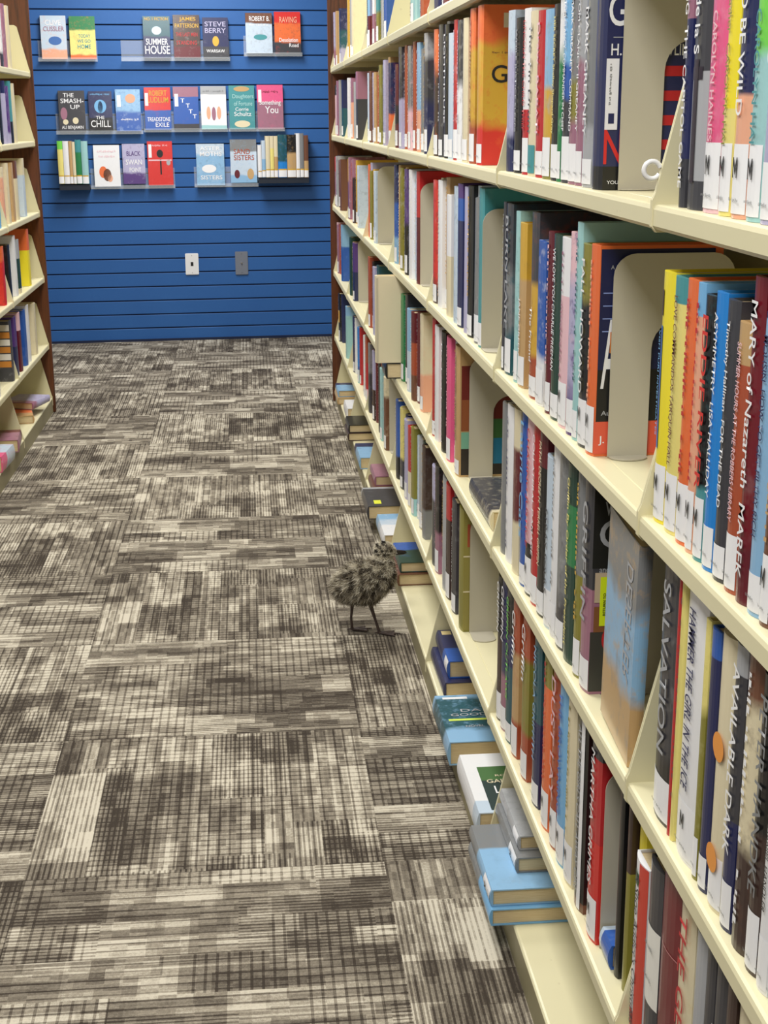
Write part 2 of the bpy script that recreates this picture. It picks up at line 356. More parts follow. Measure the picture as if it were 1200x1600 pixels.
def book(loc, t, h, d, col, q, label, rz=0, small=False, group=None, pages=None):
    SEED[0] += 1; sd = SEED[0]
    q = dict(q); w = .0022 if t > .012 else .0012
    bm, b = cover_bm(t, h, d, w)
    if small:
        if t > 2*w+.003: box(bm, b+w+.0005, d-.004, -t/2+w+.0003, t/2-w-.0003, .003, h-.003, 1)
        L = q.get('L', 0)
        o = mesh_obj('book', bm, [JACKET, PAGES, LABEL]); o.location = loc; o.rotation_euler = (0, 0, rz); props(o, col, q, sd)
        tag(o, label, 'book', group)
        if L:
            l = arcpatch(t, .006, .006+random.uniform(.03, .05)); mesh_obj('spine_label', l, LABEL, o)
        if q.get('T') == 'dash': spine_title(o, 'dash', q.get('tc', 'white'), t, h, b, q.get('tz'), sd)
        return o
    r = empty('book', loc, rz); tag(r, label, 'book', group)
    c = mesh_obj('cover', bm, JACKET, r); props(c, col, q, sd)
    if t > 2*w+.003:
        pb = bmesh.new(); box(pb, b+w+.0005, d-.004, -t/2+w+.0003, t/2-w-.0003, .003, h-.003); mesh_obj('page_block', pb, PAGES, r)
    L = q.get('L', 0); T = q.get('T')
    if L:
        hh = {1: .03+.028*((sd*7 % 10)/10), 'M': .058, 'x': .045, 'c': .04}.get(L, .045)
        lb = mesh_obj('spine_label', arcpatch(t, .004, .004+hh), LABEL if L != 'c' else mat('teal_label', 'teal', .4), r)
        if L == 'M':
            mw = min(.011, t*.42); put_text(block_m(), 'letter_mark', 'black', (-.0012, mw/2, .034), (0, -1, 0), (0, 0, 1), mw, .017, lb)
        mw = t*.6
        put_text(dash_mesh(3+sd % 3), 'call_number', 'grey', (-.0012, mw/2, .014), (0, -1, 0), (0, 0, 1), mw, .0035, lb)
    if T and T not in ('pill',): spine_title(r, T, q.get('tc', 'white'), t, h, b, q.get('tz'), sd, L)
    if T == 'pill':
        mesh_obj('title_panel', arcpatch(t, h*.3, h*.79, off=.0006, y0=t*.02, y1=t*.36), mat('panel_blue', (66, 110, 176), .4), r)
        mesh_obj('portrait_panel', arcpatch(t, h*.83, h*.93, off=.0006, y0=t*.05, y1=t*.34), mat('panel_dark', (70, 52, 48), .4), r)
        put_text(text_mesh('VISH PURI INVESTIGATES'), 'title', 'skyblue', (-.0015, t*.25, h*.77), (0, 0, -1), (0, -1, 0), h*.42, t*.12, r)
    if q.get('stripe'):
        for s_ in (0,): mesh_obj('centre_stripe', arcpatch(t, h*.11, h*.6, off=.0006, y0=-t*.13, y1=t*.13), mat('stripe_black', (40, 28, 44), .4), r)
        for a_ in (.52,): mesh_obj('pointed_band', arcpatch(t, h*a_, h*.57, off=.0005, y0=-t*.3, y1=t*.3), mat('stripe_black', (40, 28, 44), .4), r)
    if q.get('dots'):
        for zc in (.19, .60):
            bm = bmesh.new(); bmesh.ops.create_circle(bm, cap_ends=True, radius=1, segments=20, matrix=Matrix.Translation((-.0012, 0, h*zc)) @ Matrix.Diagonal((1, t*.38, .014, 1)) @ Matrix.Rotation(math.pi/2, 4, 'Y'))
            mesh_obj('orange_dot', bm, mat('dot_orange', (232, 150, 60), .4), r)
    if q.get('redge'):
        mesh_obj('red_edge', arcpatch(t, 0.001, h-.001, off=.0006, y0=-t*.5, y1=-t*.08), mat('edge_red', (206, 66, 50), .35), r)
        mesh_obj('red_emblem', arcpatch(t, h*.06, h*.16, off=.0007, y0=-t*.05, y1=t*.45), mat('edge_red2', (190, 20, 30), .35), r)
        mesh_obj('green_bow', arcpatch(t, h*.86, h*.93, off=.0007, y0=-t*.05, y1=t*.4), mat('bow_green', (50, 90, 50), .35), r)
    if q.get('band'):
        mesh_obj('title_band', arcpatch(t, h*.34, h*.71, off=.0005, fr=.98), mat('band_white', (236, 234, 226), .4), r)
        put_text(dash_mesh(8), 'band_lettering', 'grey', (-.0014, t*.3, h*.6), (0, -1, 0), (0, 0, 1), t*.6, .006, r)
        put_text(dash_mesh(9), 'band_lettering', 'grey', (-.0014, t*.3, h*.45), (0, -1, 0), (0, 0, 1), t*.6, .006, r)
    if q.get('line'): mesh_obj('gilt_line', arcpatch(t, h*.69, h*.695, off=.0005, fr=.98), mat('line_rose', (196, 130, 130), .4), r)
    if q.get('ylabel'): mesh_obj('yellow_label', arcpatch(t, h*.4, h*.65, off=.0006), mat('label_amber', (220, 170, 70), .4), r)
    if q.get('wedge'): mesh_obj('white_stripe', arcpatch(t, .002, h-.002, off=.0006, y0=-t*.34, y1=-t*.12), LABEL, r)
    cv = q.get('cover')
    if cv: COVERS[cv](r, t, h, d)
    return r
def spine_title(r, T, tc, t, h, b, tz, sd, L=0):
    z0, z1 = tz if tz else ((.27 if L else .08), .93)
    me = dash_mesh(20+sd % 5) if T == 'dash' else text_mesh(T)
    L_ = h*(z1-z0); Hh = min(t*.58, .024)
    if T == 'dash': Hh = min(t*.3, .009)
    else:
        nat = Hh*ASP[me.name]
        if nat > L_: Hh = max(L_/ASP[me.name], t*.32)
        else: L_ = min(L_, nat*1.35)
    zz = h*z1 if tz else h*z1-(h*(z1-z0)-L_)*.4
    put_text(me, 'title', tc, (-.0012, Hh/2, zz), (0, 0, -1), (0, -1, 0), L_, Hh, r)
def ctext(r, s, col, x, z, L, H, y, name='cover_lettering'):
    return put_text(text_mesh(s), name, col, (x, y, z), (1, 0, 0), (0, 0, 1), L, H, r)
def cpanel(r, name, col, x0, x1, z0, z1, y, dy=.0002, rough=.4):
    bm = bmesh.new(); box(bm, x0, x1, y-dy, y, z0, z1); return mesh_obj(name, bm, mat('panel_%s' % str(col), col, rough), r)
def cv_gray(r, t, h, d):
    y = -t/2-.0003
    ctext(r, 'GR', 'white', .006, h*.80, .044, .036, y-.0004)
    cpanel(r, 'rule', 'silver', .012, .06, h*.745, h*.749, y)
    ctext(r, 'H. R', 'white', .010, h*.66, .026, .013, y-.0004); ctext(r, 'OWLIN', 'white', .062, h*.66, .04, .013, y-.0004)
    cpanel(r, 'library_label', (236, 236, 242), .005, .020, h*.30, h*.645, y-.0004)
    put_text(dash_mesh(4), 'label_print', 'grey', (.009, y-.001, h*.62), (0, 0, -1), (1, 0, 0), h*.2, .003, r)
    cpanel(r, 'label_emblem', 'navy', .009, .016, h*.33, h*.38, y-.0007)
    ctext(r, 'N', 'brightred', .005, h*.13, .022, h*.17, y-.0004)
    ctext(r, 'YOU', 'white', .010, h*.03, .014, .004, y-.0004)
    for i in range(4): cpanel(r, 'red_stripe', 'red', .066, .105, h*(.2+i*.12), h*(.25+i*.12), y)
def cv_jn(r, t, h, d):
    y = -t/2-.0003
    cpanel(r, 'cover_art', (24, 30, 74), .006, d-.01, h*.42, h-.004, y)
    cpanel(r, 'cover_art', 'black', .006, d-.01, h*.17, h*.42, y)
    cpanel(r, 'title_band', (226, 92, 66), .004, d-.01, .003, h*.17, y-.0002)
    ctext(r, 'J. M.', 'white', .010, .014, .026, .012, y-.0008)
    ctext(r, 'A', 'white', .010, h*.33, .022, .085, y-.0008)
    for z_ in (.6, .66, .72, .78): cpanel(r, 'light_streak', (140, 160, 220), .01, d-.02, h*z_, h*z_+.0012, y-.0003)
    cpanel(r, 'orange_figure', (214, 128, 50), .020, .03, h*.5, h*.6, y-.0008)
    ctext(r, 'A novel', 'silver', .018, h-.028, .02, .005, y-.0008)
    ctext(r, 'Author', 'silver', .012, h*.2, .03, .006, y-.0008)
def cv_wg(r, t, h, d):
    y = -t/2-.0003
    cpanel(r, 'cover_art', (26, 26, 24), .004, d-.01, h*.6, h-.004, y)
    cpanel(r, 'cover_art', (58, 58, 54), .004, d-.01, .004, h*.3, y)
    cpanel(r, 'hand_figure', (196, 176, 148), .008, .032, h*.44, h*.58, y-.0003)
    cpanel(r, 'glass_figure', (132, 84, 48), .008, .028, h*.3, h*.42, y-.0003)
    ctext(r, 'W.', 'silver', .018, h-.045, .018, .018, y-.0008)
    ctext(r, 'G', 'silver', .012, h-.088, .034, .038, y-.0008)
    ctext(r, 'and', 'silver', .013, h*.58, .013, .008, y-.0008)
    ctext(r, 'O', 'red', .019, h*.2, .024, .036, y-.0008)
    ctext(r, 'D', 'red', .022, h*.07, .016, .022, y-.0008)
    cpanel(r, 'return_label', (216, 236, 30), .015, .032, h*.33, h*.56, y-.001)
    put_text(text_mesh('RETURN TO'), 'label_print', 'black', (.0225, y-.002, h*.38), (0, 0, 1), (-1, 0, 0), .03, .0035, r)
    put_text(text_mesh('ATASCADERO LIBRARY'), 'label_print', 'black', (.029, y-.002, h*.345), (0, 0, 1), (-1, 0, 0), .048, .0035, r)
def cv_g(r, t, h, d):
    y = -t/2-.0003
    ctext(r, 'G', 'black', .02, h*.52, .028, .03, y-.0005)
    put_text(dash_mesh(5), 'small_lettering', 'brown', (.02, y-.0005, h*.7), (1, 0, 0), (0, 0, 1), .05, .004, r)
    cpanel(r, 'barcode_label', (220, 210, 190), .04, .1, h*.86, h*.95, y-.0003)
def cv_n(r, t, h, d):
    y = -t/2-.0003
    cpanel(r, 'cover_art', (150, 140, 70), .004, d-.01, .004, h-.004, y)
    ctext(r, 'NO', 'rust', .012, h*.7, .07, .05, y-.0006)
    put_text(dash_mesh(6), 'small_lettering', 'brown', (.012, y-.0005, h*.86), (1, 0, 0), (0, 0, 1), .06, .004, r)
    for z_ in (.33, .62): cpanel(r, 'gilt_line', 'cream', .004, d-.01, h*z_, h*z_+.003, y-.0004)
    cpanel(r, 'yellow_label', (214, 200, 50), .028, .05, h*.02, h*.3, y-.0006)
def cv_gl(r, t, h, d):
    y = -t/2-.0003
    cpanel(r, 'cover_art', (112, 34, 28), .008, d-.01, h*.36, h*.86, y)
    cpanel(r, 'cover_art', (146, 82, 44), .009, .04, h*.36, h*.6, y-.0003)
    cpanel(r, 'cover_art', (120, 176, 150), .008, d-.01, h*.22, h*.35, y)
    cpanel(r, 'cover_art', (40, 34, 30), .008, d-.01, .004, h*.22, y)
    cpanel(r, 'cover_art', (30, 120, 160), .06, .1, h*.1, h*.3, y-.0003)
    cpanel(r, 'cover_art', (60, 110, 60), .06, .1, h*.3, h*.45, y-.0003)
def cv_stripes(r, t, h, d):
    y = -t/2-.0003
    for i, c in enumerate([(206, 200, 190), (200, 130, 50), (225, 220, 210), (200, 130, 50), (225, 220, 210), (200, 130, 50)]):
        cpanel(r, 'cover_band', c, .004, .08, h*(.84-i*.12), h*(.94-i*.12), y)
    ctext(r, 'GOLD', 'black', .012, h*.86, .05, .014, y-.0006)
COVERS = dict(gray=cv_gray, jn=cv_jn, wg=cv_wg, g=cv_g, n=cv_n, gl=cv_gl, stripes=cv_stripes)
BOOKS = [
('1A',1.3637,0.0176,0.229,0,'navy',{'t': ('mauve', 0.25), 'b': ('charcoal', 0.2), 'L': 0, 'T': 'HAIG  THE CAPITOL GAME', 'tc': 'white'},'navy and mauve book first before silver, second row down, nearest section'),
('1A',1.3298,0.0472,0.225,0,'silver',{'t': ('charcoal', 0.45), 'b': ('charcoal', 0.12), 'T': 'M. de la S', 'tc': 'white', 'tz': (0.62, 0.96), 'stripe': 1, 'L': 0},'silver and charcoal book between navy and pink, second row down, nearest section'),
('1A',1.2808,0.0479,0.233,0,'pink',{'b': ('palepink', 0.18), 'n': 0.15, 'L': 'M', 'T': 'Angel   CAROLYN HAINES', 'tc': 'palepink'},'pink and pale pink book between silver and pale yellow, second row down, nearest section'),
('1A',1.2407,0.0292,0.226,0,'paleyellow',{'t': ('yellow', 0.6), 'L': 'M', 'T': 'eal Feather  CAROLYN HAI', 'tc': 'olive'},'pale yellow and yellow book between pink and peach, second row down, nearest section'),
('1A',1.2054,0.0384,0.224,0,'peach',{'t': ('navy', 0.55), 'L': 'M', 'T': 'N TO BE WILD', 'tc': 'white', 'tz': (0.38, 0.98), 'n': 0.05},'peach and navy book between pale yellow and pale teal, second row down, nearest section'),
('1A',1.1683,0.0329,0.233,0,'paleteal',{'t': ('lime', 0.45), 'L': 'M', 'T': 'Bones  CAROLYN HAI', 'tc': 'teal', 'n': 0.15},'pale teal and lime book between peach and lavender, second row down, nearest section'),
('1A',1.134,0.0325,0.248,0,'lavender',{'t': ('charcoal', 0.45), 'L': 'x', 'T': 'BONES', 'tc': 'white', 'tz': (0.5, 0.9), 'n': 0.06},'lavender and charcoal book between pale teal and mauve, second row down, nearest section'),
('1A',1.101,0.0307,0.244,0,'mauve',{'L': 'M'},'mauve book last after lavender, second row down, nearest section'),
('1B',2.303,0.05,0.243,0,'lavender',{'b': ('navy', 0.25), 'n': 0.2, 't': ('paleblue', 0.3), 'L': 0},'lavender and pale blue book first before black, second row down, second section'),
('1B',2.236,0.05,0.228,0,'black',{'T': 'WHILE JUSTICE SLEEPS', 'tc': 'silver', 'L': 1},'black book between lavender and white, second row down, second section'),
('1B',2.1705,0.0433,0.237,0,'white',{'d': 'red', 'T': 'LINCOLN THE CHILD THIEF', 'b': ('red', 0.4), 'tc': 'red', 'L': 1},'white and red book between black and cream, second row down, second section'),
('1B',2.1224,0.05,0.23,0,'cream',{'T': 'The Tin Drum', 'tc': 'charcoal', 'L': 'c', 'n': 0.03},'cream book between white and red, second row down, second section'),
('1B',2.066,0.0486,0.227,0,'red',{'T': 'Draw  BABATI', 'tc': 'palepink', 'L': 1},'red book between cream and gold, second row down, second section'),
('1B',2.0152,0.05,0.225,0,'gold',{'t': ('lightblue', 0.5), 'b': ('olive', 0.25), 'n': 0.2, 'L': 1},'gold and light blue book between red and black, second row down, second section'),
('1B',1.9586,0.0449,0.228,0,'black',{'T': 'HER SECRET Shelley Shepard Gray', 'tc': 'paleyellow', 'L': 1},'black book between gold and green, second row down, second section'),
('1B',1.9246,0.0201,0.248,0,'green',{'n': 0.4, 't': ('white', 0.4), 'L': 1},'green and white book between black and blue, second row down, second section'),
('1B',1.8926,0.0408,0.245,0,'blue',{'t': ('skyblue', 0.4), 'b': ('charcoal', 0.45), 'T': 'TOM CLANCY  COMMANDER IN CHIEF', 'tc': 'white', 'L': 1, 'n': 0.15},'blue and sky blue book between green and olive, second row down, second section'),
('1B',1.8507,0.0401,0.245,0,'olive',{'t': ('grey', 0.5), 'b': ('mauve', 0.35), 'T': 'MARK GREANEY  COMMAND', 'tc': 'white', 'L': 1, 'n': 0.2},'olive and grey book between blue and mauve, second row down, second section'),
('1B',1.8123,0.0337,0.244,0,'mauve',{'t': ('silver', 0.4), 'T': 'TOM CLANCY II GREANEY', 'tc': 'white', 'L': 1, 'n': 0.2},'mauve and silver book between olive and silver, second row down, second section'),
('1B',1.7689,0.05,0.227,0,'silver',{'t': ('grey', 0.7), 'T': 'MARK GREANEY', 'tc': 'white', 'L': 1, 'n': 0.15},'silver and grey book between mauve and navy, second row down, second section'),
('1B',1.716,0.0498,0.231,0,'navy',{'b': ('black', 0.12), 'L': 0, 'cover': 'gray'},'navy and black book last after silver, second row down, second section'),
('1C',3.2145,0.055,0.266,0,'darkbrown',{'t': ('orange', 0.35), 'n': 0.3, 'L': 1},'dark brown and orange book first before charcoal, second row down, third section'),
('1C',3.1336,0.055,0.271,0,'charcoal',{'n': 0.3, 'T': 'dash', 'tc': 'white', 'L': 1},'charcoal book between dark brown and black, second row down, third section'),
('1C',3.0892,0.0299,0.275,0.011,'white',{'L': 1, 'T': 'dash', 'tc': 'gold'},'set back white book between charcoal and black, second row down, third section'),
('1C',3.0428,0.055,0.266,0,'black',{'T': 'LIGHTHOUSE', 'tc': 'white', 'L': 1},'black book between charcoal and pale blue, second row down, third section'),
('1C',2.982,0.055,0.246,0,'paleblue',{'L': 1},'pale blue book between black and red, second row down, third section'),
('1C',2.9076,0.0441,0.267,0,'red',{'n': 0.3, 'T': 'dash', 'tc': 'palepink', 'L': 1},'red book between pale blue and white, second row down, third section'),
('1C',2.8566,0.055,0.263,0,'white',{'n': 0.4, 't': ('charcoal', 0.5), 'T': 'dash', 'tc': 'palepink', 'L': 1},'white and charcoal book between red and cream, second row down, third section'),
('1C',2.7822,0.055,0.262,0,'cream',{'n': 0.1, 'L': 1},'cream book between white and gold, second row down, third section'),
('1C',2.7398,0.0259,0.266,0.011,'rust',{'L': 0, 'T': 'dash', 'tc': 'silver'},'set back rust book between cream and gold, second row down, third section'),
('1C',2.6953,0.055,0.273,0,'gold',{'t': ('orange', 0.3), 'b': ('rust', 0.3), 'n': 0.25, 'T': 'dash', 'tc': 'brown', 'L': 1},'gold and orange book between cream and gold, second row down, third section'),
('1C',2.6521,0.0276,0.268,0.011,'black',{'L': 1, 'T': 'dash', 'tc': 'silver'},'set back black book between gold and gold, second row down, third section'),
('1C',2.6068,0.055,0.272,0,'gold',{'t': ('orange', 0.25), 'b': ('brightred', 0.28), 'n': 0.25, 'L': 1, 'cover': 'g'},'gold and orange book last after gold, second row down, third section'),
('1D',4.0828,0.05,0.223,0.003,'black',{'t': ('maroon', 0.5), 'b': ('maroon', 0.3), 'n': 0.1},'black and maroon book first before charcoal, second row down, fourth section'),
('1D',4.0378,0.036,0.218,0.011,'navy',{'L': 0, 'T': 'dash', 'tc': 'white'},'set back navy book between black and charcoal, second row down, fourth section'),
('1D',3.9556,0.05,0.263,0,'charcoal',{'b': ('lavender', 0.5), 'n': 0.12, 'L': 1},'charcoal and lavender book between black and grey, second row down, fourth section'),
('1D',3.9106,0.036,0.265,0.011,'rust',{'L': 1, 'T': 'dash', 'tc': 'white'},'set back rust book between charcoal and grey, second row down, fourth section'),
('1D',3.7624,0.05,0.257,0.003,'grey',{'b': ('palepink', 0.45), 'n': 0.35, 'L': 1},'grey and pale pink book between charcoal and light blue, second row down, fourth section'),
('1D',3.7174,0.036,0.265,0.011,'rust',{'L': 1, 'T': 'dash', 'tc': 'silver'},'set back rust book between grey and light blue, second row down, fourth section'),
('1D',3.5869,0.05,0.257,0.006,'lightblue',{'b': ('peach', 0.4), 'T': 'dash', 'tc': 'white', 'n': 0.1, 'L': 1},'light blue and peach book between grey and charcoal, second row down, fourth section'),
('1D',3.5419,0.036,0.24,0.011,'grey',{'L': 1, 'T': 'dash', 'tc': 'white'},'set back grey book between light blue and charcoal, second row down, fourth section'),
('1D',3.3925,0.05,0.268,0,'charcoal',{'t': ('silver', 0.25), 'b': ('navy', 0.5), 'n': 0.35},'charcoal and silver book last after light blue, second row down, fourth section'),
('1E',5.045,0.05,0.227,0.006,'paleblue',{'L': 1, 'n': 0.2},'pale blue book first before brown, second row down, fifth section'),
('1E',5.0,0.036,0.212,0.011,'silver',{'L': 0, 'T': 'dash', 'tc': 'white'},'set back silver book between pale blue and brown, second row down, fifth section'),
('1E',4.9442,0.05,0.23,0.003,'brown',{'L': 1, 'n': 0.2},'brown book between pale blue and tan, second row down, fifth section'),
('1E',4.8992,0.036,0.224,0.011,'lavender',{'L': 1, 'T': 'dash', 'tc': 'silver'},'set back lavender book between brown and tan, second row down, fifth section'),
('1E',4.7674,0.05,0.222,0.003,'tan',{'L': 1, 'tc': 'white', 'n': 0.2},'tan book between brown and olive, second row down, fifth section'),
('1E',4.7224,0.036,0.212,0.011,'rust',{'L': 1, 'T': 'dash', 'tc': 'gold'},'set back rust book between tan and olive, second row down, fifth section'),
('1E',4.58,0.05,0.238,0.003,'olive',{'L': 1, 'n': 0.3},'olive book between tan and lavender, second row down, fifth section'),
('1E',4.535,0.036,0.237,0.011,'silver',{'L': 1, 'T': 'dash', 'tc': 'black'},'set back silver book between olive and lavender, second row down, fifth section'),
('1E',4.4065,0.05,0.246,0,'lavender',{'L': 1, 'n': 0.2},'lavender book between olive and navy, second row down, fifth section'),
('1E',4.3615,0.036,0.253,0.011,'tan',{'L': 0, 'T': 'dash', 'tc': 'black'},'set back tan book between lavender and navy, second row down, fifth section'),
('1E',4.2708,0.05,0.234,0.003,'navy',{'n': 0.1, 'b': ('orange', 0.4)},'navy and orange book last after lavender, second row down, fifth section'),
('1F',5.959,0.05,0.234,0,'white',{'L': 1, 'n': 0.2},'white book first before peach, second row down, sixth section'),
('1F',5.914,0.036,0.235,0.011,'maroon',{'L': 1, 'T': 'dash', 'tc': 'black'},'set back maroon book between white and peach, second row down, sixth section'),
('1F',5.8022,0.05,0.229,0.003,'peach',{'L': 1, 't': ('mauve', 0.4)},'peach and mauve book between white and mauve, second row down, sixth section'),
('1F',5.7572,0.036,0.214,0.011,'silver',{'L': 0, 'T': 'dash', 'tc': 'gold'},'set back silver book between peach and mauve, second row down, sixth section'),
('1F',5.4962,0.05,0.245,0,'mauve',{'b': ('charcoal', 0.6)},'mauve and charcoal book last after peach, second row down, sixth section'),
('1G',6.873,0.05,0.224,0.006,'palepink',{'t': ('charcoal', 0.2), 'L': 1},'pale pink and charcoal book first before mauve, second row down, farthest section'),
('1G',6.828,0.036,0.228,0.011,'navy',{'L': 1, 'T': 'dash', 'tc': 'white'},'set back navy book between pale pink and mauve, second row down, farthest section'),
('1G',6.7134,0.05,0.24,0.003,'mauve',{'L': 1},'mauve book between pale pink and dark teal, second row down, farthest section'),
('1G',6.6684,0.036,0.243,0.011,'silver',{'L': 0, 'T': 'dash', 'tc': 'silver'},'set back silver book between mauve and dark teal, second row down, farthest section'),
('1G',6.4161,0.05,0.237,0.006,'darkteal',{'t': ('navy', 0.5), 'L': 1},'dark teal and navy book last after mauve, second row down, farthest section'),
('2A',1.395,0.038,0.259,0,'yellow',{'L': 'M', 'T': 'pill', 'tc': 'white'},'yellow book first before pale yellow, third row down, nearest section'),
('2A',1.3546,0.0398,0.258,0,'paleyellow',{'t': ('teal', 0.1), 'L': 'M', 'T': 'LOVE COMMANDOS TARQUIN HALL', 'tc': 'brown'},'pale yellow and teal book between yellow and orange, third row down, nearest section'),
('2A',1.3155,0.0355,0.26,0,'orange',{'L': 'M', 'T': 'dash', 'tc': 'red', 'n': 0.05},'orange book between pale yellow and peach, third row down, nearest section'),
('2A',1.2855,0.0215,0.26,0,'peach',{'L': 'M', 'T': 'dash', 'tc': 'red', 't': ('skyblue', 0.12)},'peach and sky blue book between orange and black, third row down, nearest section'),
('2A',1.2599,0.0267,0.252,0,'black',{'T': 'EDDIE RIVER', 'tc': 'brightred', 'b': ('teal', 0.3), 'n': 0.1, 'L': 'M'},'black and teal book between peach and bright blue, third row down, nearest section'),
('2A',1.2303,0.0294,0.258,0,'brightblue',{'T': 'ASYMMETRY  LISA HALLIDAY', 'tc': 'white', 'L': 1},'bright blue book between black and charcoal, third row down, nearest section'),
('2A',1.1983,0.0317,0.255,0,'charcoal',{'T': 'Timothy Hallinan  FOR THE DEAD', 'tc': 'white', 'L': 1},'charcoal book between bright blue and rust, third row down, nearest section'),
('2A',1.1659,0.0301,0.24,0,'rust',{'T': 'SUMMER HOURS AT THE ROBBERS LIBRARY', 'tc': 'palepink', 't': ('tan', 0.15), 'L': 1},'rust and tan book between charcoal and burgundy, third row down, nearest section'),
('2A',1.1353,0.028,0.282,0,'burgundy',{'T': 'MARY of Nazareth  MAREK', 'tc': 'white', 'b': ('maroon', 0.2), 'n': 0.1, 'L': 0},'burgundy and maroon book between rust and light blue, third row down, nearest section'),
('2A',1.1043,0.0311,0.256,0,'lightblue',{'T': 'MOHSIN  HOW TO GET FILTHY RICH', 'tc': 'navy', 't': ('navy', 0.02), 'L': 1},'light blue and navy book between burgundy and brown, third row down, nearest section'),
('2A',1.0766,0.0214,0.269,0,'brown',{'T': 'dash', 'tc': 'tan', 'L': 'M', 'n': 0.2},'brown book between light blue and navy, third row down, nearest section'),
('2A',1.0533,0.022,0.285,0,'navy',{'L': 1},'navy book last after brown, third row down, nearest section'),
('2B',2.3195,0.017,0.275,0,'charcoal',{'T': 'dash', 'tc': 'silver', 'n': 0.2, 'L': 1},'charcoal book first before grey, third row down, second section'),
('2B',2.2845,0.05,0.274,0,'grey',{'t': ('charcoal', 0.4), 'b': ('darkteal', 0.3), 'n': 0.35, 'T': 'BURN LAKE', 'tc': 'silver', 'L': 1},'grey and charcoal book between charcoal and pale teal, third row down, second section'),
('2B',2.2076,0.0266,0.267,0,'paleteal',{'n': 0.3, 'L': 1},'pale teal book between grey and tan, third row down, second section'),
('2B',2.1678,0.05,0.252,0,'tan',{'T': 'JANE GREEN', 'tc': 'white', 'tz': (0.2, 0.55), 't': ('gold', 0.35), 'L': 'x', 'n': 0.08},'tan and gold book between pale teal and gold, third row down, second section'),
('2B',2.0751,0.0486,0.274,0,'gold',{'T': 'The Friend', 'tc': 'white', 'tz': (0.2, 0.5), 't': ('charcoal', 0.4), 'b': ('rust', 0.25), 'n': 0.15, 'L': 1},'gold and charcoal book between tan and blue, third row down, second section'),
('2B',2.0243,0.05,0.237,0,'blue',{'b': ('white', 0.35), 'n': 0.25, 'L': 1},'blue and white book between gold and maroon, third row down, second section'),
('2B',1.9608,0.0301,0.255,0,'maroon',{'T': 'dash', 'tc': 'palepink', 'L': 1},'maroon book between blue and dark green, third row down, second section'),
('2B',1.9197,0.0492,0.254,0,'darkgreen',{'T': 'WE LOVE YOU CHARLIE FREEMAN', 'tc': 'white', 'L': 1},'dark green book between maroon and pale pink, third row down, second section'),
('2B',1.8685,0.05,0.254,0,'palepink',{'t': ('white', 0.3), 'T': 'dash', 'tc': 'mauve', 'L': 'M'},'pale pink and white book between dark green and lavender, third row down, second section'),
('2B',1.8199,0.0378,0.265,0,'lavender',{'n': 0.45, 't': ('palepink', 0.3), 'b': ('purple', 0.3), 'L': 1},'lavender and pale pink book between pale pink and pale teal, third row down, second section'),
('2B',1.786,0.027,0.28,0,'paleteal',{'T': 'dash', 'tc': 'darkteal', 'L': 1},'pale teal book between lavender and black, third row down, second section'),
('2B',1.7489,0.0441,0.256,0,'black',{'t': ('olive', 0.3), 'b': ('charcoal', 0.3), 'T': 'FALL  HOWARD', 'tc': 'white', 'n': 0.15, 'L': 'M'},'black and olive book between pale teal and orange, third row down, second section'),
('2B',1.7057,0.0393,0.259,0,'orange',{'T': 'dash', 'tc': 'peach', 'L': 'M', 'cover': 'jn'},'orange book last after black, third row down, second section'),
('2C',3.2145,0.055,0.272,0,'brightred',{'b': ('black', 0.2), 'n': 0.3, 'L': 1},'bright red and black book first before white, third row down, third section'),
('2C',3.1733,0.0235,0.278,0.011,'cream',{'L': 0, 'T': 'dash', 'tc': 'gold'},'set back cream book between bright red and white, third row down, third section'),
('2C',3.13,0.055,0.275,0,'white',{'T': 'dash', 'tc': 'tan'},'white book between bright red and cream, third row down, third section'),
('2C',3.0825,0.036,0.283,0.011,'tan',{'L': 1, 'T': 'dash', 'tc': 'gold'},'set back tan book between white and cream, third row down, third section'),
('2C',2.9921,0.055,0.251,0,'cream',{'t': ('white', 0.5)},'cream and white book between white and pale blue, third row down, third section'),
('2C',2.9446,0.036,0.247,0.011,'navy',{'L': 0, 'T': 'dash', 'tc': 'black'},'set back navy book between cream and pale blue, third row down, third section'),
('2C',2.8858,0.0516,0.273,0,'paleblue',{'n': 0.4},'pale blue book between cream and blue, third row down, third section'),
('2C',2.831,0.055,0.281,0,'blue',{'b': ('navy', 0.75), 'L': 1, 't': ('purple', 0.1)},'blue and purple book between pale blue and lavender, third row down, third section'),
('2C',2.7841,0.0348,0.264,0.011,'maroon',{'L': 1, 'T': 'dash', 'tc': 'white'},'set back maroon book between blue and lavender, third row down, third section'),
('2C',2.7444,0.0366,0.279,0,'lavender',{'L': 0},'lavender book between blue and black, third row down, third section'),
('2C',2.6971,0.055,0.283,0,'black',{'T': 'EXECUTIVE ORDERS', 'tc': 'gold', 'L': 1},'black book between lavender and grey, third row down, third section'),
('2C',2.6535,0.0281,0.285,0.011,'paleblue',{'L': 0, 'T': 'dash', 'tc': 'silver'},'set back pale blue book between black and grey, third row down, third section'),
('2C',2.613,0.0448,0.265,0,'grey',{'n': 0.3, 'L': 1},'grey book between black and teal, third row down, third section'),
('2C',2.5652,0.0477,0.285,0,'teal',{'L': 1, 'n': 0.05},'teal book last after grey, third row down, third section'),
('2D',4.1157,0.05,0.276,0.003,'blue',{'t': ('navy', 0.4), 'b': ('lightblue', 0.3), 'n': 0.15, 'L': 1},'blue and navy book first before olive, third row down, fourth section'),
('2D',4.0707,0.036,0.276,0.011,'tan',{'L': 0, 'T': 'dash', 'tc': 'white'},'set back tan book between blue and olive, third row down, fourth section'),
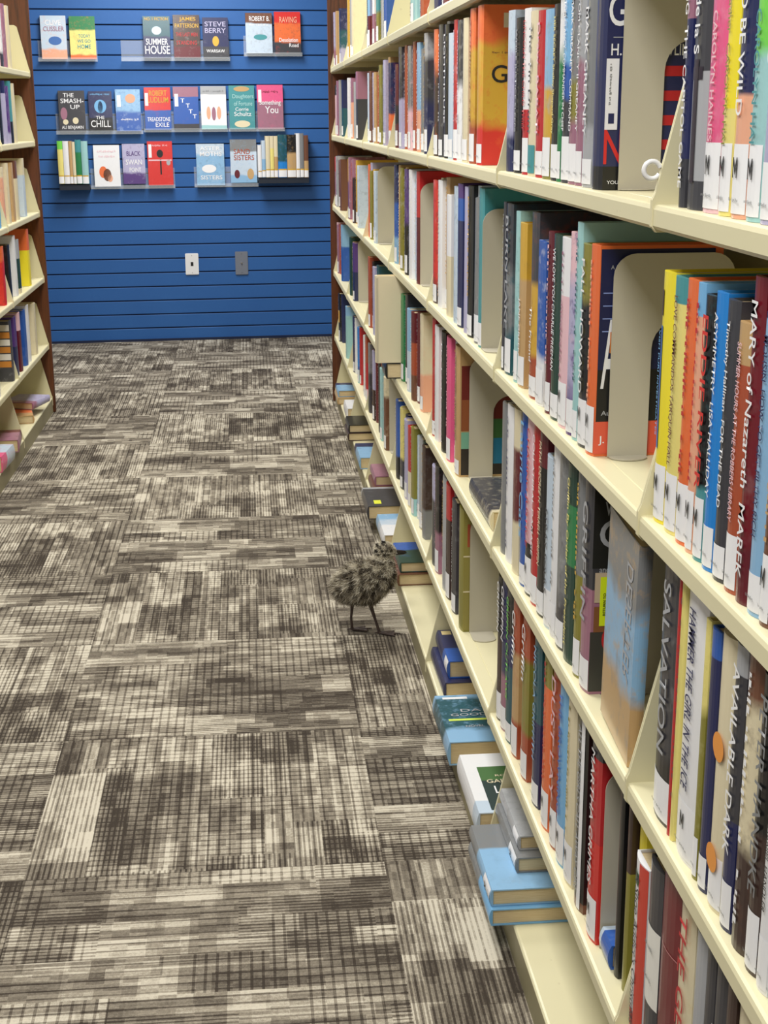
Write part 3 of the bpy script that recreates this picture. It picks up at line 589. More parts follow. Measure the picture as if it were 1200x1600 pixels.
('2D',3.9288,0.05,0.274,0,'olive',{'n': 0.4, 'T': 'dash', 'tc': 'paleyellow', 'L': 1},'olive book between blue and purple, third row down, fourth section'),
('2D',3.8838,0.036,0.277,0.011,'gold',{'L': 0, 'T': 'dash', 'tc': 'silver'},'set back gold book between olive and purple, third row down, fourth section'),
('2D',3.8129,0.05,0.275,0,'purple',{'b': ('black', 0.5), 'n': 0.2, 'L': 1},'purple and black book between olive and white, third row down, fourth section'),
('2D',3.7679,0.036,0.269,0.011,'tan',{'L': 1, 'T': 'dash', 'tc': 'silver'},'set back tan book between purple and white, third row down, fourth section'),
('2D',3.7111,0.05,0.277,0,'white',{'L': 0, 'n': 0.1},'white book between purple and red, third row down, fourth section'),
('2D',3.6661,0.036,0.275,0.011,'paleblue',{'L': 0, 'T': 'dash', 'tc': 'gold'},'set back pale blue book between white and red, third row down, fourth section'),
('2D',3.5926,0.05,0.277,0.006,'red',{'b': ('maroon', 0.6), 'T': 'dash', 'tc': 'white', 'L': 0},'red and maroon book last after white, third row down, fourth section'),
('2E',5.045,0.05,0.248,0.006,'orange',{'n': 0.1},'orange book first before olive, third row down, fifth section'),
('2E',5.0,0.036,0.255,0.011,'lavender',{'L': 0, 'T': 'dash', 'tc': 'black'},'set back lavender book between orange and olive, third row down, fifth section'),
('2E',4.9493,0.05,0.23,0.003,'olive',{'L': 1},'olive book between orange and pale blue, third row down, fifth section'),
('2E',4.9043,0.036,0.236,0.011,'gold',{'L': 1, 'T': 'dash', 'tc': 'black'},'set back gold book between olive and pale blue, third row down, fifth section'),
('2E',4.7948,0.05,0.234,0.003,'paleblue',{'n': 0.4, 'L': 1},'pale blue book last after olive, third row down, fifth section'),
('2F',5.9793,0.0094,0.24,0,'purple',{'t': ('gold', 0.4), 'L': 1, 'n': 0.2},'purple and gold book first before mauve, third row down, sixth section'),
('2F',5.9481,0.05,0.247,0,'mauve',{'n': 0.5, 'L': 1},'mauve book between purple and dark brown, third row down, sixth section'),
('2F',5.9031,0.036,0.23,0.011,'red',{'L': 0, 'T': 'dash', 'tc': 'gold'},'set back red book between mauve and dark brown, third row down, sixth section'),
('2F',5.729,0.05,0.246,0,'darkbrown',{'t': ('mauve', 0.3), 'L': 1, 'n': 0.1},'dark brown and mauve book between mauve and pale blue, third row down, sixth section'),
('2F',5.684,0.036,0.243,0.011,'gold',{'L': 1, 'T': 'dash', 'tc': 'white'},'set back gold book between dark brown and pale blue, third row down, sixth section'),
('2F',5.4761,0.05,0.23,0,'paleblue',{'L': 1, 'n': 0.3},'pale blue book last after dark brown, third row down, sixth section'),
('2G',6.873,0.05,0.225,0,'mauve',{'t': ('red', 0.3), 'L': 1},'mauve and red book first before silver, third row down, farthest section'),
('2G',6.8316,0.0288,0.232,0.011,'navy',{'L': 0, 'T': 'dash', 'tc': 'gold'},'set back navy book between mauve and silver, third row down, farthest section'),
('2G',6.7882,0.05,0.23,0,'silver',{'n': 0.4, 'L': 1},'silver book between mauve and brown, third row down, farthest section'),
('2G',6.7432,0.036,0.214,0.011,'maroon',{'L': 1, 'T': 'dash', 'tc': 'black'},'set back maroon book between silver and brown, third row down, farthest section'),
('2G',6.5062,0.05,0.223,0,'brown',{'L': 0},'brown book last after silver, third row down, farthest section'),
('3A',1.333,0.062,0.285,0,'charcoal',{'T': 'SALVATION', 'tc': 'silver', 'L': 1, 'n': 0.25, 'b': ('black', 0.3)},'charcoal and black book first before red, fourth row down, nearest section'),
('3A',1.2965,0.0078,0.285,0,'red',{},'red book between charcoal and pale yellow, fourth row down, nearest section'),
('3A',1.2861,0.01,0.284,0,'paleyellow',{'T': 'dash', 'tc': 'charcoal'},'pale yellow book between red and white, fourth row down, nearest section'),
('3A',1.2486,0.062,0.285,0,'white',{'T': 'HAMMER THE GIRL IN THE ICE', 'tc': 'navy', 'L': 'M'},'white book between pale yellow and pale yellow, fourth row down, nearest section'),
('3A',1.2091,0.0141,0.269,0,'paleyellow',{'b': ('olive', 0.7), 'n': 0.2, 'L': 1},'pale yellow and olive book between white and blue, fourth row down, nearest section'),
('3A',1.1887,0.0237,0.267,0,'blue',{'b': ('navy', 0.9), 'L': 1},'blue and navy book between pale yellow and cream, fourth row down, nearest section'),
('3A',1.1559,0.0389,0.274,0,'cream',{'L': 1, 'n': 0.02, 'dots': 1},'cream book between blue and charcoal, fourth row down, nearest section'),
('3A',1.121,0.0278,0.278,0,'charcoal',{'t': ('silver', 0.1), 'T': 'AVAILABLE DARK', 'tc': 'white', 'L': 1, 'b': ('navy', 0.4)},'charcoal and silver book between cream and cream, fourth row down, nearest section'),
('3A',1.0873,0.0368,0.285,0,'cream',{'t': ('brown', 0.2), 'b': ('darkbrown', 0.4), 'T': 'dash', 'tc': 'white', 'n': 0.25, 'L': 0},'cream and brown book between charcoal and black, fourth row down, nearest section'),
('3A',1.0524,0.0299,0.277,0,'black',{'T': 'PETER HANDKE', 'tc': 'grey', 'b': ('darkbrown', 0.5), 'n': 0.1, 'L': 1},'black and dark brown book between cream and white, fourth row down, nearest section'),
('3A',1.0233,0.0253,0.276,0,'white',{'T': 'ALL THE DIRTY PARTS  DANIEL HANDLER', 'tc': 'black', 'L': 1},'white book between black and pale teal, fourth row down, nearest section'),
('3A',0.9934,0.0316,0.285,0,'paleteal',{'n': 0.2, 'L': 1},'pale teal book last after white, fourth row down, nearest section'),
('3B',2.295,0.0429,0.26,0,'grey',{'n': 0.1},'grey book first before white, fourth row down, second section'),
('3B',2.247,0.05,0.266,0,'white',{'T': 'dash', 'tc': 'navy', 'L': 0},'white book between grey and maroon, fourth row down, second section'),
('3B',2.1862,0.05,0.273,0,'maroon',{'b': ('cream', 0.33), 't': ('cream', 0.25), 'n': 0.1},'maroon and cream book between white and blue, fourth row down, second section'),
('3B',2.1207,0.0425,0.285,0,'blue',{'T': 'Laurie Cass', 'tc': 'skyblue', 'L': 1},'blue book between maroon and pale pink, fourth row down, second section'),
('3B',2.0749,0.0461,0.285,0,'palepink',{'b': ('black', 0.3), 'T': 'CHASING JUSTICE', 'tc': 'red', 'L': 'M'},'pale pink and black book between blue and red, fourth row down, second section'),
('3B',2.0282,0.0442,0.285,0,'red',{'T': 'COLLATERAL DAMAGE', 'tc': 'white', 'L': 1},'red book between pale pink and black, fourth row down, second section'),
('3B',1.9796,0.05,0.285,0,'black',{'t': ('maroon', 0.2), 'T': 'FATAL DECREE H. TERRELL GRIFFIN', 'tc': 'cream', 'L': 1},'black and maroon book between red and pale blue, fourth row down, second section'),
('3B',1.9275,0.0472,0.255,0,'paleblue',{'T': 'STRAY SOULS', 'tc': 'charcoal', 'L': 1, 'tz': (0.2, 0.7)},'pale blue book between black and white, fourth row down, second section'),
('3B',1.8864,0.032,0.283,0,'white',{'T': 'dash', 'tc': 'grey', 'L': 1},'white book between pale blue and grey, fourth row down, second section'),
('3B',1.8439,0.05,0.285,0,'grey',{'n': 0.3, 'b': ('charcoal', 0.3), 'L': 1},'grey and charcoal book between white and green, fourth row down, second section'),
('3B',1.7925,0.05,0.278,0,'green',{'T': 'Griffin By Order of the President', 'tc': 'paleyellow', 'b': ('darkgreen', 0.5), 't': ('darkgreen', 0.2), 'L': 0},'green and dark green book between grey and grey, fourth row down, second section'),
('3B',1.737,0.0352,0.285,0,'grey',{'T': 'dash', 'tc': 'gold', 'b': ('olive', 0.5), 'L': 1},'grey and olive book between green and charcoal, fourth row down, second section'),
('3B',1.6929,0.05,0.285,0,'charcoal',{'T': 'GRIFFIN', 'tc': 'silver', 'b': ('mauve', 0.5), 'L': 1, 'cover': 'wg'},'charcoal and mauve book last after grey, fourth row down, second section'),
('3C',3.2234,0.0372,0.274,0,'red',{'n': 0.15, 'L': 1},'red book first before white, fourth row down, third section'),
('3C',3.1758,0.055,0.264,0,'white',{'T': 'dash', 'tc': 'brown', 'n': 0.05},'white book between red and black, fourth row down, third section'),
('3C',3.1283,0.036,0.254,0.011,'red',{'L': 0, 'T': 'dash', 'tc': 'white'},'set back red book between white and black, fourth row down, third section'),
('3C',3.0626,0.055,0.267,0,'black',{'T': 'The Lost Leopard', 'tc': 'white', 'L': 0},'black book between white and pink, fourth row down, third section'),
('3C',3.0209,0.0244,0.254,0.011,'navy',{'L': 1, 'T': 'dash', 'tc': 'silver'},'set back navy book between black and pink, fourth row down, third section'),
('3C',2.9772,0.055,0.269,0,'pink',{'L': 1, 'T': 'dash', 'tc': 'palepink'},'pink book between black and tan, fourth row down, third section'),
('3C',2.9297,0.036,0.267,0.011,'silver',{'L': 1, 'T': 'dash', 'tc': 'gold'},'set back silver book between pink and tan, fourth row down, third section'),
('3C',2.8474,0.055,0.27,0,'tan',{'T': 'TOD GOLDBERG GANGSTERLAND', 'tc': 'brown', 'L': 1, 'cover': 'gl'},'tan book last after pink, fourth row down, third section'),
('3D',4.105,0.05,0.247,0.003,'white',{'n': 0.4},'white book first before green, fourth row down, fourth section'),
('3D',3.9423,0.05,0.243,0.003,'green',{'L': 1, 'n': 0.05},'green book between white and light blue, fourth row down, fourth section'),
('3D',3.8973,0.036,0.249,0.011,'charcoal',{'L': 1, 'T': 'dash', 'tc': 'silver'},'set back charcoal book between green and light blue, fourth row down, fourth section'),
('3D',3.7841,0.05,0.223,0.003,'lightblue',{'b': ('paleblue', 0.5), 'L': 1},'light blue and pale blue book between green and rust, fourth row down, fourth section'),
('3D',3.7391,0.036,0.216,0.011,'gold',{'L': 1, 'T': 'dash', 'tc': 'silver'},'set back gold book between light blue and rust, fourth row down, fourth section'),
('3D',3.6586,0.05,0.231,0,'rust',{'t': ('maroon', 0.35), 'b': ('brown', 0.3), 'n': 0.05},'rust and maroon book between light blue and cream, fourth row down, fourth section'),
('3D',3.6136,0.036,0.236,0.011,'maroon',{'L': 1, 'T': 'dash', 'tc': 'silver'},'set back maroon book between rust and cream, fourth row down, fourth section'),
('3D',3.5123,0.05,0.244,0.006,'cream',{'n': 0.1, 'b': ('peach', 0.4), 'L': 1},'cream and peach book last after rust, fourth row down, fourth section'),
('3E',5.0064,0.05,0.246,0,'rust',{'L': 1, 'n': 0.1},'rust book first before lavender, fourth row down, fifth section'),
('3E',4.9614,0.036,0.234,0.011,'black',{'L': 1, 'T': 'dash', 'tc': 'silver'},'set back black book between rust and lavender, fourth row down, fifth section'),
('3E',4.8212,0.05,0.23,0,'lavender',{'n': 0.2},'lavender book between rust and dark teal, fourth row down, fifth section'),
('3E',4.7762,0.036,0.236,0.011,'grey',{'L': 1, 'T': 'dash', 'tc': 'white'},'set back grey book between lavender and dark teal, fourth row down, fifth section'),
('3E',4.6966,0.05,0.247,0.003,'darkteal',{'n': 0.2},'dark teal book last after lavender, fourth row down, fifth section'),
('3F',5.9769,0.0141,0.226,0.006,'paleteal',{'n': 0.2},'pale teal book first before dark green, fourth row down, sixth section'),
('3F',5.9434,0.05,0.239,0,'darkgreen',{'n': 0.1},'dark green book between pale teal and navy, fourth row down, sixth section'),
('3F',5.8984,0.036,0.223,0.011,'tan',{'L': 0, 'T': 'dash', 'tc': 'white'},'set back tan book between dark green and navy, fourth row down, sixth section'),
('3F',5.7588,0.05,0.231,0,'navy',{'t': ('purple', 0.5), 'L': 1},'navy and purple book last after dark green, fourth row down, sixth section'),
('3G',6.873,0.05,0.232,0.006,'palepink',{'L': 1},'pale pink book first before mauve, fourth row down, farthest section'),
('3G',6.8106,0.05,0.227,0.003,'mauve',{'n': 0.2, 'L': 1},'mauve book between pale pink and blue, fourth row down, farthest section'),
('3G',6.7656,0.036,0.233,0.011,'rust',{'L': 0, 'T': 'dash', 'tc': 'gold'},'set back rust book between mauve and blue, fourth row down, farthest section'),
('3G',6.4808,0.05,0.25,0,'blue',{'t': ('lightblue', 0.4), 'n': 0.1},'blue and light blue book last after mauve, fourth row down, farthest section'),
('4A',1.3895,0.0489,0.231,0,'white',{'T': "A Shoe Addict's Christmas", 'tc': 'charcoal', 'redge': 1},'white book first before charcoal, fifth row down, nearest section'),
('4A',1.3349,0.0475,0.257,0,'charcoal',{'b': ('charcoal', 0.35), 'band': 1},'charcoal book between white and burgundy, fifth row down, nearest section'),
('4A',1.2793,0.0608,0.274,0,'burgundy',{'line': 1},'burgundy book between charcoal and cream, fifth row down, nearest section'),
('4A',1.2235,0.0478,0.285,0,'cream',{'T': 'THE GERMAN', 'tc': 'red', 'b': ('gold', 0.2), 'n': 0.1},'cream and gold book between burgundy and silver, fifth row down, nearest section'),
('4A',1.1772,0.0297,0.273,0,'silver',{},'silver book between cream and charcoal, fifth row down, nearest section'),
('4A',1.1462,0.0247,0.285,0,'charcoal',{'T': 'ADV', 'tc': 'silver'},'charcoal book between silver and charcoal, fifth row down, nearest section'),
('4A',1.1173,0.0301,0.285,0,'charcoal',{'T': 'FORCE', 'tc': 'white'},'charcoal book between charcoal and dark brown, fifth row down, nearest section'),
('4A',1.0878,0.0238,0.285,0,'darkbrown',{'T': 'FORCE', 'tc': 'silver'},'dark brown book between charcoal and cream, fifth row down, nearest section'),
('4A',1.051,0.0415,0.274,0,'cream',{},'cream book last after dark brown, fifth row down, nearest section'),
('4B',2.3067,0.0387,0.267,0,'black',{'T': 'GRIFFIN', 'tc': 'white', 'tz': (0.62, 0.96), 'b': ('darkbrown', 0.6), 'n': 0.2, 'L': 1},'black and dark brown book first before navy, fifth row down, second section'),
('4B',2.2639,0.0439,0.273,0,'navy',{'T': 'GRIFFIN', 'tc': 'white', 'tz': (0.6, 0.96), 'b': ('mauve', 0.4), 'n': 0.15, 'L': 1},'navy and mauve book between black and navy, fifth row down, second section'),
('4B',2.2154,0.05,0.279,0,'navy',{'T': 'GRIFFIN OUTLAWS', 'tc': 'lime', 't': ('black', 0.3), 'b': ('darkteal', 0.5), 'L': 1},'navy and black book between navy and tan, fifth row down, second section'),
('4B',2.1593,0.05,0.277,0,'tan',{'T': 'Griffin', 'tc': 'white', 'tz': (0.58, 0.92), 't': ('rust', 0.35), 'b': ('rust', 0.25), 'n': 0.15, 'L': 1},'tan and rust book between navy and olive, fifth row down, second section'),
('4B',2.0739,0.05,0.285,0,'olive',{'T': 'Griffin', 'tc': 'white', 'tz': (0.58, 0.92), 't': ('rust', 0.3), 'b': ('rust', 0.3), 'n': 0.15, 'L': 1},'olive and rust book between tan and navy, fifth row down, second section'),
('4B',1.9808,0.05,0.28,0,'navy',{'t': ('darkteal', 0.5), 'T': 'NICOLA GRIFFITH', 'tc': 'lightblue', 'L': 1},'navy and dark teal book between olive and orange, fifth row down, second section'),
('4B',1.9069,0.05,0.285,0,'orange',{'T': 'dash', 'tc': 'red', 't': ('olive', 0.2), 'L': 'M'},'orange and olive book between navy and rust, fifth row down, second section'),
('4B',1.846,0.0414,0.285,0,'rust',{'T': 'DUST LAY', 'tc': 'palepink', 'L': 'M', 'n': 0.1},'rust book between orange and sky blue, fifth row down, second section'),
('4B',1.7988,0.05,0.282,0,'skyblue',{'T': 'THE BROWNING', 'tc': 'blue', 'L': 'M'},'sky blue book between rust and cream, fifth row down, second section'),
('4B',1.7464,0.05,0.285,0,'cream',{'T': 'dash', 'tc': 'olive', 'L': 'M'},'cream book between sky blue and black, fifth row down, second section'),
('4B',1.6803,0.05,0.285,0,'black',{'T': 'ALL THE GIRLS CALL AWAY GIRL', 'tc': 'silver', 'L': 0, 'b': ('brown', 0.05), 'wedge': 1},'black and brown book between cream and red, fifth row down, second section'),
('4B',1.6071,0.05,0.285,0,'red',{'t': ('charcoal', 0.1), 'T': 'MARTHA GRIMES', 'tc': 'white', 'b': ('brightred', 0.5), 'L': 'M'},'red and charcoal book last after black, fifth row down, second section'),
('4C',3.2151,0.0537,0.242,0,'lavender',{'b': ('charcoal', 0.7), 'n': 0.15},'lavender and charcoal book first before black, fifth row down, third section'),
('4C',3.1593,0.055,0.257,0,'black',{'n': 0.15, 'b': ('mauve', 0.4), 'T': 'dash', 'tc': 'mauve', 'L': 1},'black and mauve book between lavender and silver, fifth row down, third section'),
('4C',3.1118,0.036,0.25,0.011,'maroon',{'L': 1, 'T': 'dash', 'tc': 'gold'},'set back maroon book between black and silver, fifth row down, third section'),
('4C',3.0283,0.0529,0.263,0,'silver',{'n': 0.1},'silver book between black and dark brown, fifth row down, third section'),
('4C',2.9728,0.055,0.26,0,'darkbrown',{'T': 'dash', 'tc': 'silver', 't': ('red', 0.3), 'L': 1},'dark brown and red book between silver and charcoal, fifth row down, third section'),
('4C',2.927,0.0326,0.255,0.011,'maroon',{'L': 1, 'T': 'dash', 'tc': 'white'},'set back maroon book between dark brown and charcoal, fifth row down, third section'),
('4C',2.8792,0.055,0.248,0,'charcoal',{'T': 'dash', 'tc': 'silver', 'n': 0.2, 'L': 1},'charcoal book between dark brown and olive, fifth row down, third section'),
('4C',2.8317,0.036,0.236,0.011,'mauve',{'L': 1, 'T': 'dash', 'tc': 'white'},'set back mauve book between charcoal and olive, fifth row down, third section'),
('4C',2.7717,0.055,0.263,0,'olive',{'cover': 'n'},'olive book last after charcoal, fifth row down, third section'),
('4D',4.0608,0.05,0.234,0,'blue',{'T': 'dash', 'tc': 'white', 'b': ('black', 0.3), 'n': 0.1},'blue and black book first before pale yellow, fifth row down, fourth section'),
('4D',4.0158,0.036,0.223,0.011,'white',{'L': 0, 'T': 'dash', 'tc': 'white'},'set back white book between blue and pale yellow, fifth row down, fourth section'),
('4D',3.9418,0.05,0.234,0,'paleyellow',{'b': ('charcoal', 0.4), 'n': 0.2, 'L': 1},'pale yellow and charcoal book between blue and lavender, fifth row down, fourth section'),
('4D',3.8968,0.036,0.224,0.011,'navy',{'L': 1, 'T': 'dash', 'tc': 'silver'},'set back navy book between pale yellow and lavender, fifth row down, fourth section'),
('4D',3.8274,0.05,0.225,0,'lavender',{'n': 0.1, 'L': 1},'lavender book between pale yellow and cream, fifth row down, fourth section'),
('4D',3.7838,0.0332,0.21,0.011,'silver',{'L': 1, 'T': 'dash', 'tc': 'black'},'set back silver book between lavender and cream, fifth row down, fourth section'),
('4D',3.7382,0.05,0.224,0,'cream',{'t': ('red', 0.55)},'cream and red book between lavender and olive, fifth row down, fourth section'),
('4D',3.6995,0.0233,0.221,0.011,'rust',{'L': 0, 'T': 'dash', 'tc': 'white'},'set back rust book between cream and olive, fifth row down, fourth section'),
('4D',3.6589,0.05,0.239,0,'olive',{'b': ('paleteal', 0.2)},'olive and pale teal book between cream and silver, fifth row down, fourth section'),
('4D',3.6139,0.036,0.225,0.011,'paleblue',{'L': 1, 'T': 'dash', 'tc': 'black'},'set back pale blue book between olive and silver, fifth row down, fourth section'),
('4D',3.5237,0.05,0.239,0.006,'silver',{'n': 0.2},'silver book between olive and dark brown, fifth row down, fourth section'),
('4D',3.4821,0.0292,0.24,0.011,'darkgreen',{'L': 1, 'T': 'dash', 'tc': 'silver'},'set back dark green book between silver and dark brown, fifth row down, fourth section'),
('4D',3.4385,0.05,0.238,0.003,'darkbrown',{'b': ('grey', 0.35), 'n': 0.12},'dark brown and grey book last after silver, fifth row down, fourth section'),
('4E',5.0372,0.05,0.25,0,'grey',{'b': ('charcoal', 0.6), 'n': 0.2},'grey and charcoal book first before lavender, fifth row down, fifth section'),
('4E',4.9922,0.036,0.233,0.011,'rust',{'L': 0, 'T': 'dash', 'tc': 'gold'},'set back rust book between grey and lavender, fifth row down, fifth section'),
('4E',4.9005,0.05,0.245,0.003,'lavender',{'b': ('darkbrown', 0.45), 'L': 1},'lavender and dark brown book between grey and black, fifth row down, fifth section'),
('4E',4.8555,0.036,0.245,0.011,'maroon',{'L': 0, 'T': 'dash', 'tc': 'white'},'set back maroon book between lavender and black, fifth row down, fifth section'),
('4E',4.6956,0.05,0.244,0.006,'black',{'n': 0.1},'black book between lavender and pale teal, fifth row down, fifth section'),
('4E',4.6506,0.036,0.242,0.011,'rust',{'L': 1, 'T': 'dash', 'tc': 'white'},'set back rust book between black and pale teal, fifth row down, fifth section'),
('4E',4.5755,0.05,0.24,0,'paleteal',{'n': 0.2, 'L': 1},'pale teal book between black and brown, fifth row down, fifth section'),
('4E',4.5305,0.036,0.231,0.011,'rust',{'L': 0, 'T': 'dash', 'tc': 'white'},'set back rust book between pale teal and brown, fifth row down, fifth section'),
('4E',4.4386,0.05,0.235,0,'brown',{'t': ('cream', 0.3), 'n': 0.2, 'L': 1},'brown and cream book last after pale teal, fifth row down, fifth section'),
('4F',5.8806,0.05,0.234,0.006,'navy',{'n': 0.1},'navy book first before blue, fifth row down, sixth section'),
('4F',5.8356,0.036,0.231,0.011,'white',{'L': 1, 'T': 'dash', 'tc': 'white'},'set back white book between navy and blue, fifth row down, sixth section'),
('4F',5.6286,0.05,0.223,0.006,'blue',{'b': ('paleteal', 0.25), 't': ('brightblue', 0.7)},'blue and bright blue book between navy and white, fifth row down, sixth section'),
('4F',5.5836,0.036,0.228,0.011,'red',{'L': 1, 'T': 'dash', 'tc': 'silver'},'set back red book between blue and white, fifth row down, sixth section'),
('4F',5.3331,0.05,0.234,0.006,'white',{},'white book between blue and red, fifth row down, sixth section'),
('4F',5.2881,0.036,0.241,0.011,'lavender',{'L': 1, 'T': 'dash', 'tc': 'black'},'set back lavender book between white and red, fifth row down, sixth section'),
('4F',5.2409,0.05,0.245,0.006,'red',{'t': ('rust', 0.4), 'b': ('palepink', 0.2)},'red and rust book last after white, fifth row down, sixth section'),
('4G',6.7335,0.05,0.227,0,'black',{'b': ('charcoal', 0.3), 'ylabel': 1},'black and charcoal book first before pale teal, fifth row down, farthest section'),
('4G',6.6885,0.036,0.227,0.011,'navy',{'L': 0, 'T': 'dash', 'tc': 'gold'},'set back navy book between black and pale teal, fifth row down, farthest section'),
('4G',6.2376,0.05,0.229,0,'paleteal',{'n': 0.1, 't': ('lightblue', 0.2)},'pale teal and light blue book last after black, fifth row down, farthest section'),
('0C',3.2145,0.055,0.237,0,'navy',{},'navy book first before maroon, topmost visible row, third section'),
('0C',3.167,0.036,0.221,0.011,'gold',{'L': 1, 'T': 'dash', 'tc': 'white'},'set back gold book between navy and maroon, topmost visible row, third section'),
('0C',3.0715,0.055,0.244,0,'maroon',{},'maroon book last after navy, topmost visible row, third section'),
('0D',3.7008,0.05,0.234,0.003,'paleteal',{'L': 1, 'n': 0.2},'pale teal book first before pale teal, topmost visible row, fourth section'),
('0D',3.6592,0.0291,0.226,0.011,'black',{'L': 0, 'T': 'dash', 'tc': 'white'},'set back black book between pale teal and pale teal, topmost visible row, fourth section'),
('0D',3.6019,0.05,0.226,0,'paleteal',{'t': ('white', 0.4)},'pale teal and white book between pale teal and rust, topmost visible row, fourth section'),
('0D',3.5569,0.036,0.212,0.011,'navy',{'L': 0, 'T': 'dash', 'tc': 'black'},'set back navy book between pale teal and rust, topmost visible row, fourth section'),
('0D',3.4952,0.05,0.247,0.003,'rust',{'n': 0.1},'rust book last after pale teal, topmost visible row, fourth section'),
('0E',5.045,0.05,0.238,0.006,'charcoal',{'t': ('darkteal', 0.5), 'L': 1},'charcoal and dark teal book first before light blue, topmost visible row, fifth section'),
('0E',5.0,0.036,0.231,0.011,'red',{'L': 1, 'T': 'dash', 'tc': 'gold'},'set back red book between charcoal and light blue, topmost visible row, fifth section'),
('0E',4.9401,0.05,0.249,0,'lightblue',{'b': ('maroon', 0.4), 'L': 1},'light blue and maroon book between charcoal and white, topmost visible row, fifth section'),
('0E',4.8951,0.036,0.25,0.011,'red',{'L': 1, 'T': 'dash', 'tc': 'gold'},'set back red book between light blue and white, topmost visible row, fifth section'),
('0E',4.7656,0.05,0.236,0,'white',{'b': ('mauve', 0.4), 'L': 1},'white and mauve book between light blue and teal, topmost visible row, fifth section'),
('0E',4.7206,0.036,0.23,0.011,'tan',{'L': 1, 'T': 'dash', 'tc': 'white'},'set back tan book between white and teal, topmost visible row, fifth section'),
('0E',4.6255,0.05,0.234,0,'teal',{'b': ('olive', 0.4), 'n': 0.2, 'L': 1},'teal and olive book between white and blue, topmost visible row, fifth section'),
('0E',4.5805,0.036,0.225,0.011,'silver',{'L': 0, 'T': 'dash', 'tc': 'gold'},'set back silver book between teal and blue, topmost visible row, fifth section'),
('0E',4.4302,0.05,0.231,0.006,'blue',{'t': ('lightblue', 0.4), 'n': 0.1, 'L': 1},'blue and light blue book last after teal, topmost visible row, fifth section'),
('0F',5.959,0.05,0.244,0.003,'gold',{'n': 0.05},'gold book first before cream, topmost visible row, sixth section'),
('0F',5.914,0.036,0.233,0.011,'silver',{'L': 1, 'T': 'dash', 'tc': 'white'},'set back silver book between gold and cream, topmost visible row, sixth section'),
('0F',5.6835,0.05,0.245,0,'cream',{'n': 0.1},'cream book last after gold, topmost visible row, sixth section'),
('0G',6.873,0.05,0.24,0.003,'lavender',{'n': 0.4, 'b': ('mauve', 0.4), 'L': 1},'lavender and mauve book first before dark teal, topmost visible row, farthest section'),
('0G',6.828,0.036,0.242,0.011,'tan',{'L': 1, 'T': 'dash', 'tc': 'gold'},'set back tan book between lavender and dark teal, topmost visible row, farthest section'),
('0G',6.5056,0.05,0.231,0.006,'darkteal',{'t': ('navy', 0.4), 'n': 0.2, 'b': ('lavender', 0.3), 'L': 1},'dark teal and navy book last after lavender, topmost visible row, farthest section'),
]
BROW = {'0': 1.581, '1': 1.276, '2': .952, '3': .640, '4': .326}
WORDS = {'0': 'topmost visible row', '1': 'second row down', '2': 'third row down', '3': 'fourth row down', '4': 'fifth row down'}
for key, Y, t, h, sb, col, q, label in BOOKS:
    row, bay = key
    small = bay in 'DEFG'
    d = random.uniform(.15, .17)
    if small:
        q = dict(q)
        if not q.get('T') and random.random() < .75: q['T'] = 'dash'; q['tc'] = random.choice(['white', 'silver', 'cream', 'gold']) if col not in ('white', 'cream', 'paleblue', 'lavender', 'palepink', 'paleteal', 'paleyellow') else random.choice(['navy', 'charcoal', 'maroon'])
        if 'L' not in q and random.random() < .6: q['L'] = 1
    book((.010+sb, Y, BROW[row]+.0003), t, h, d, col, q, label, small=small and not q.get('ylabel'), group='upright books on the %s of the right rack' % WORDS[row].replace('row', 'shelf'))
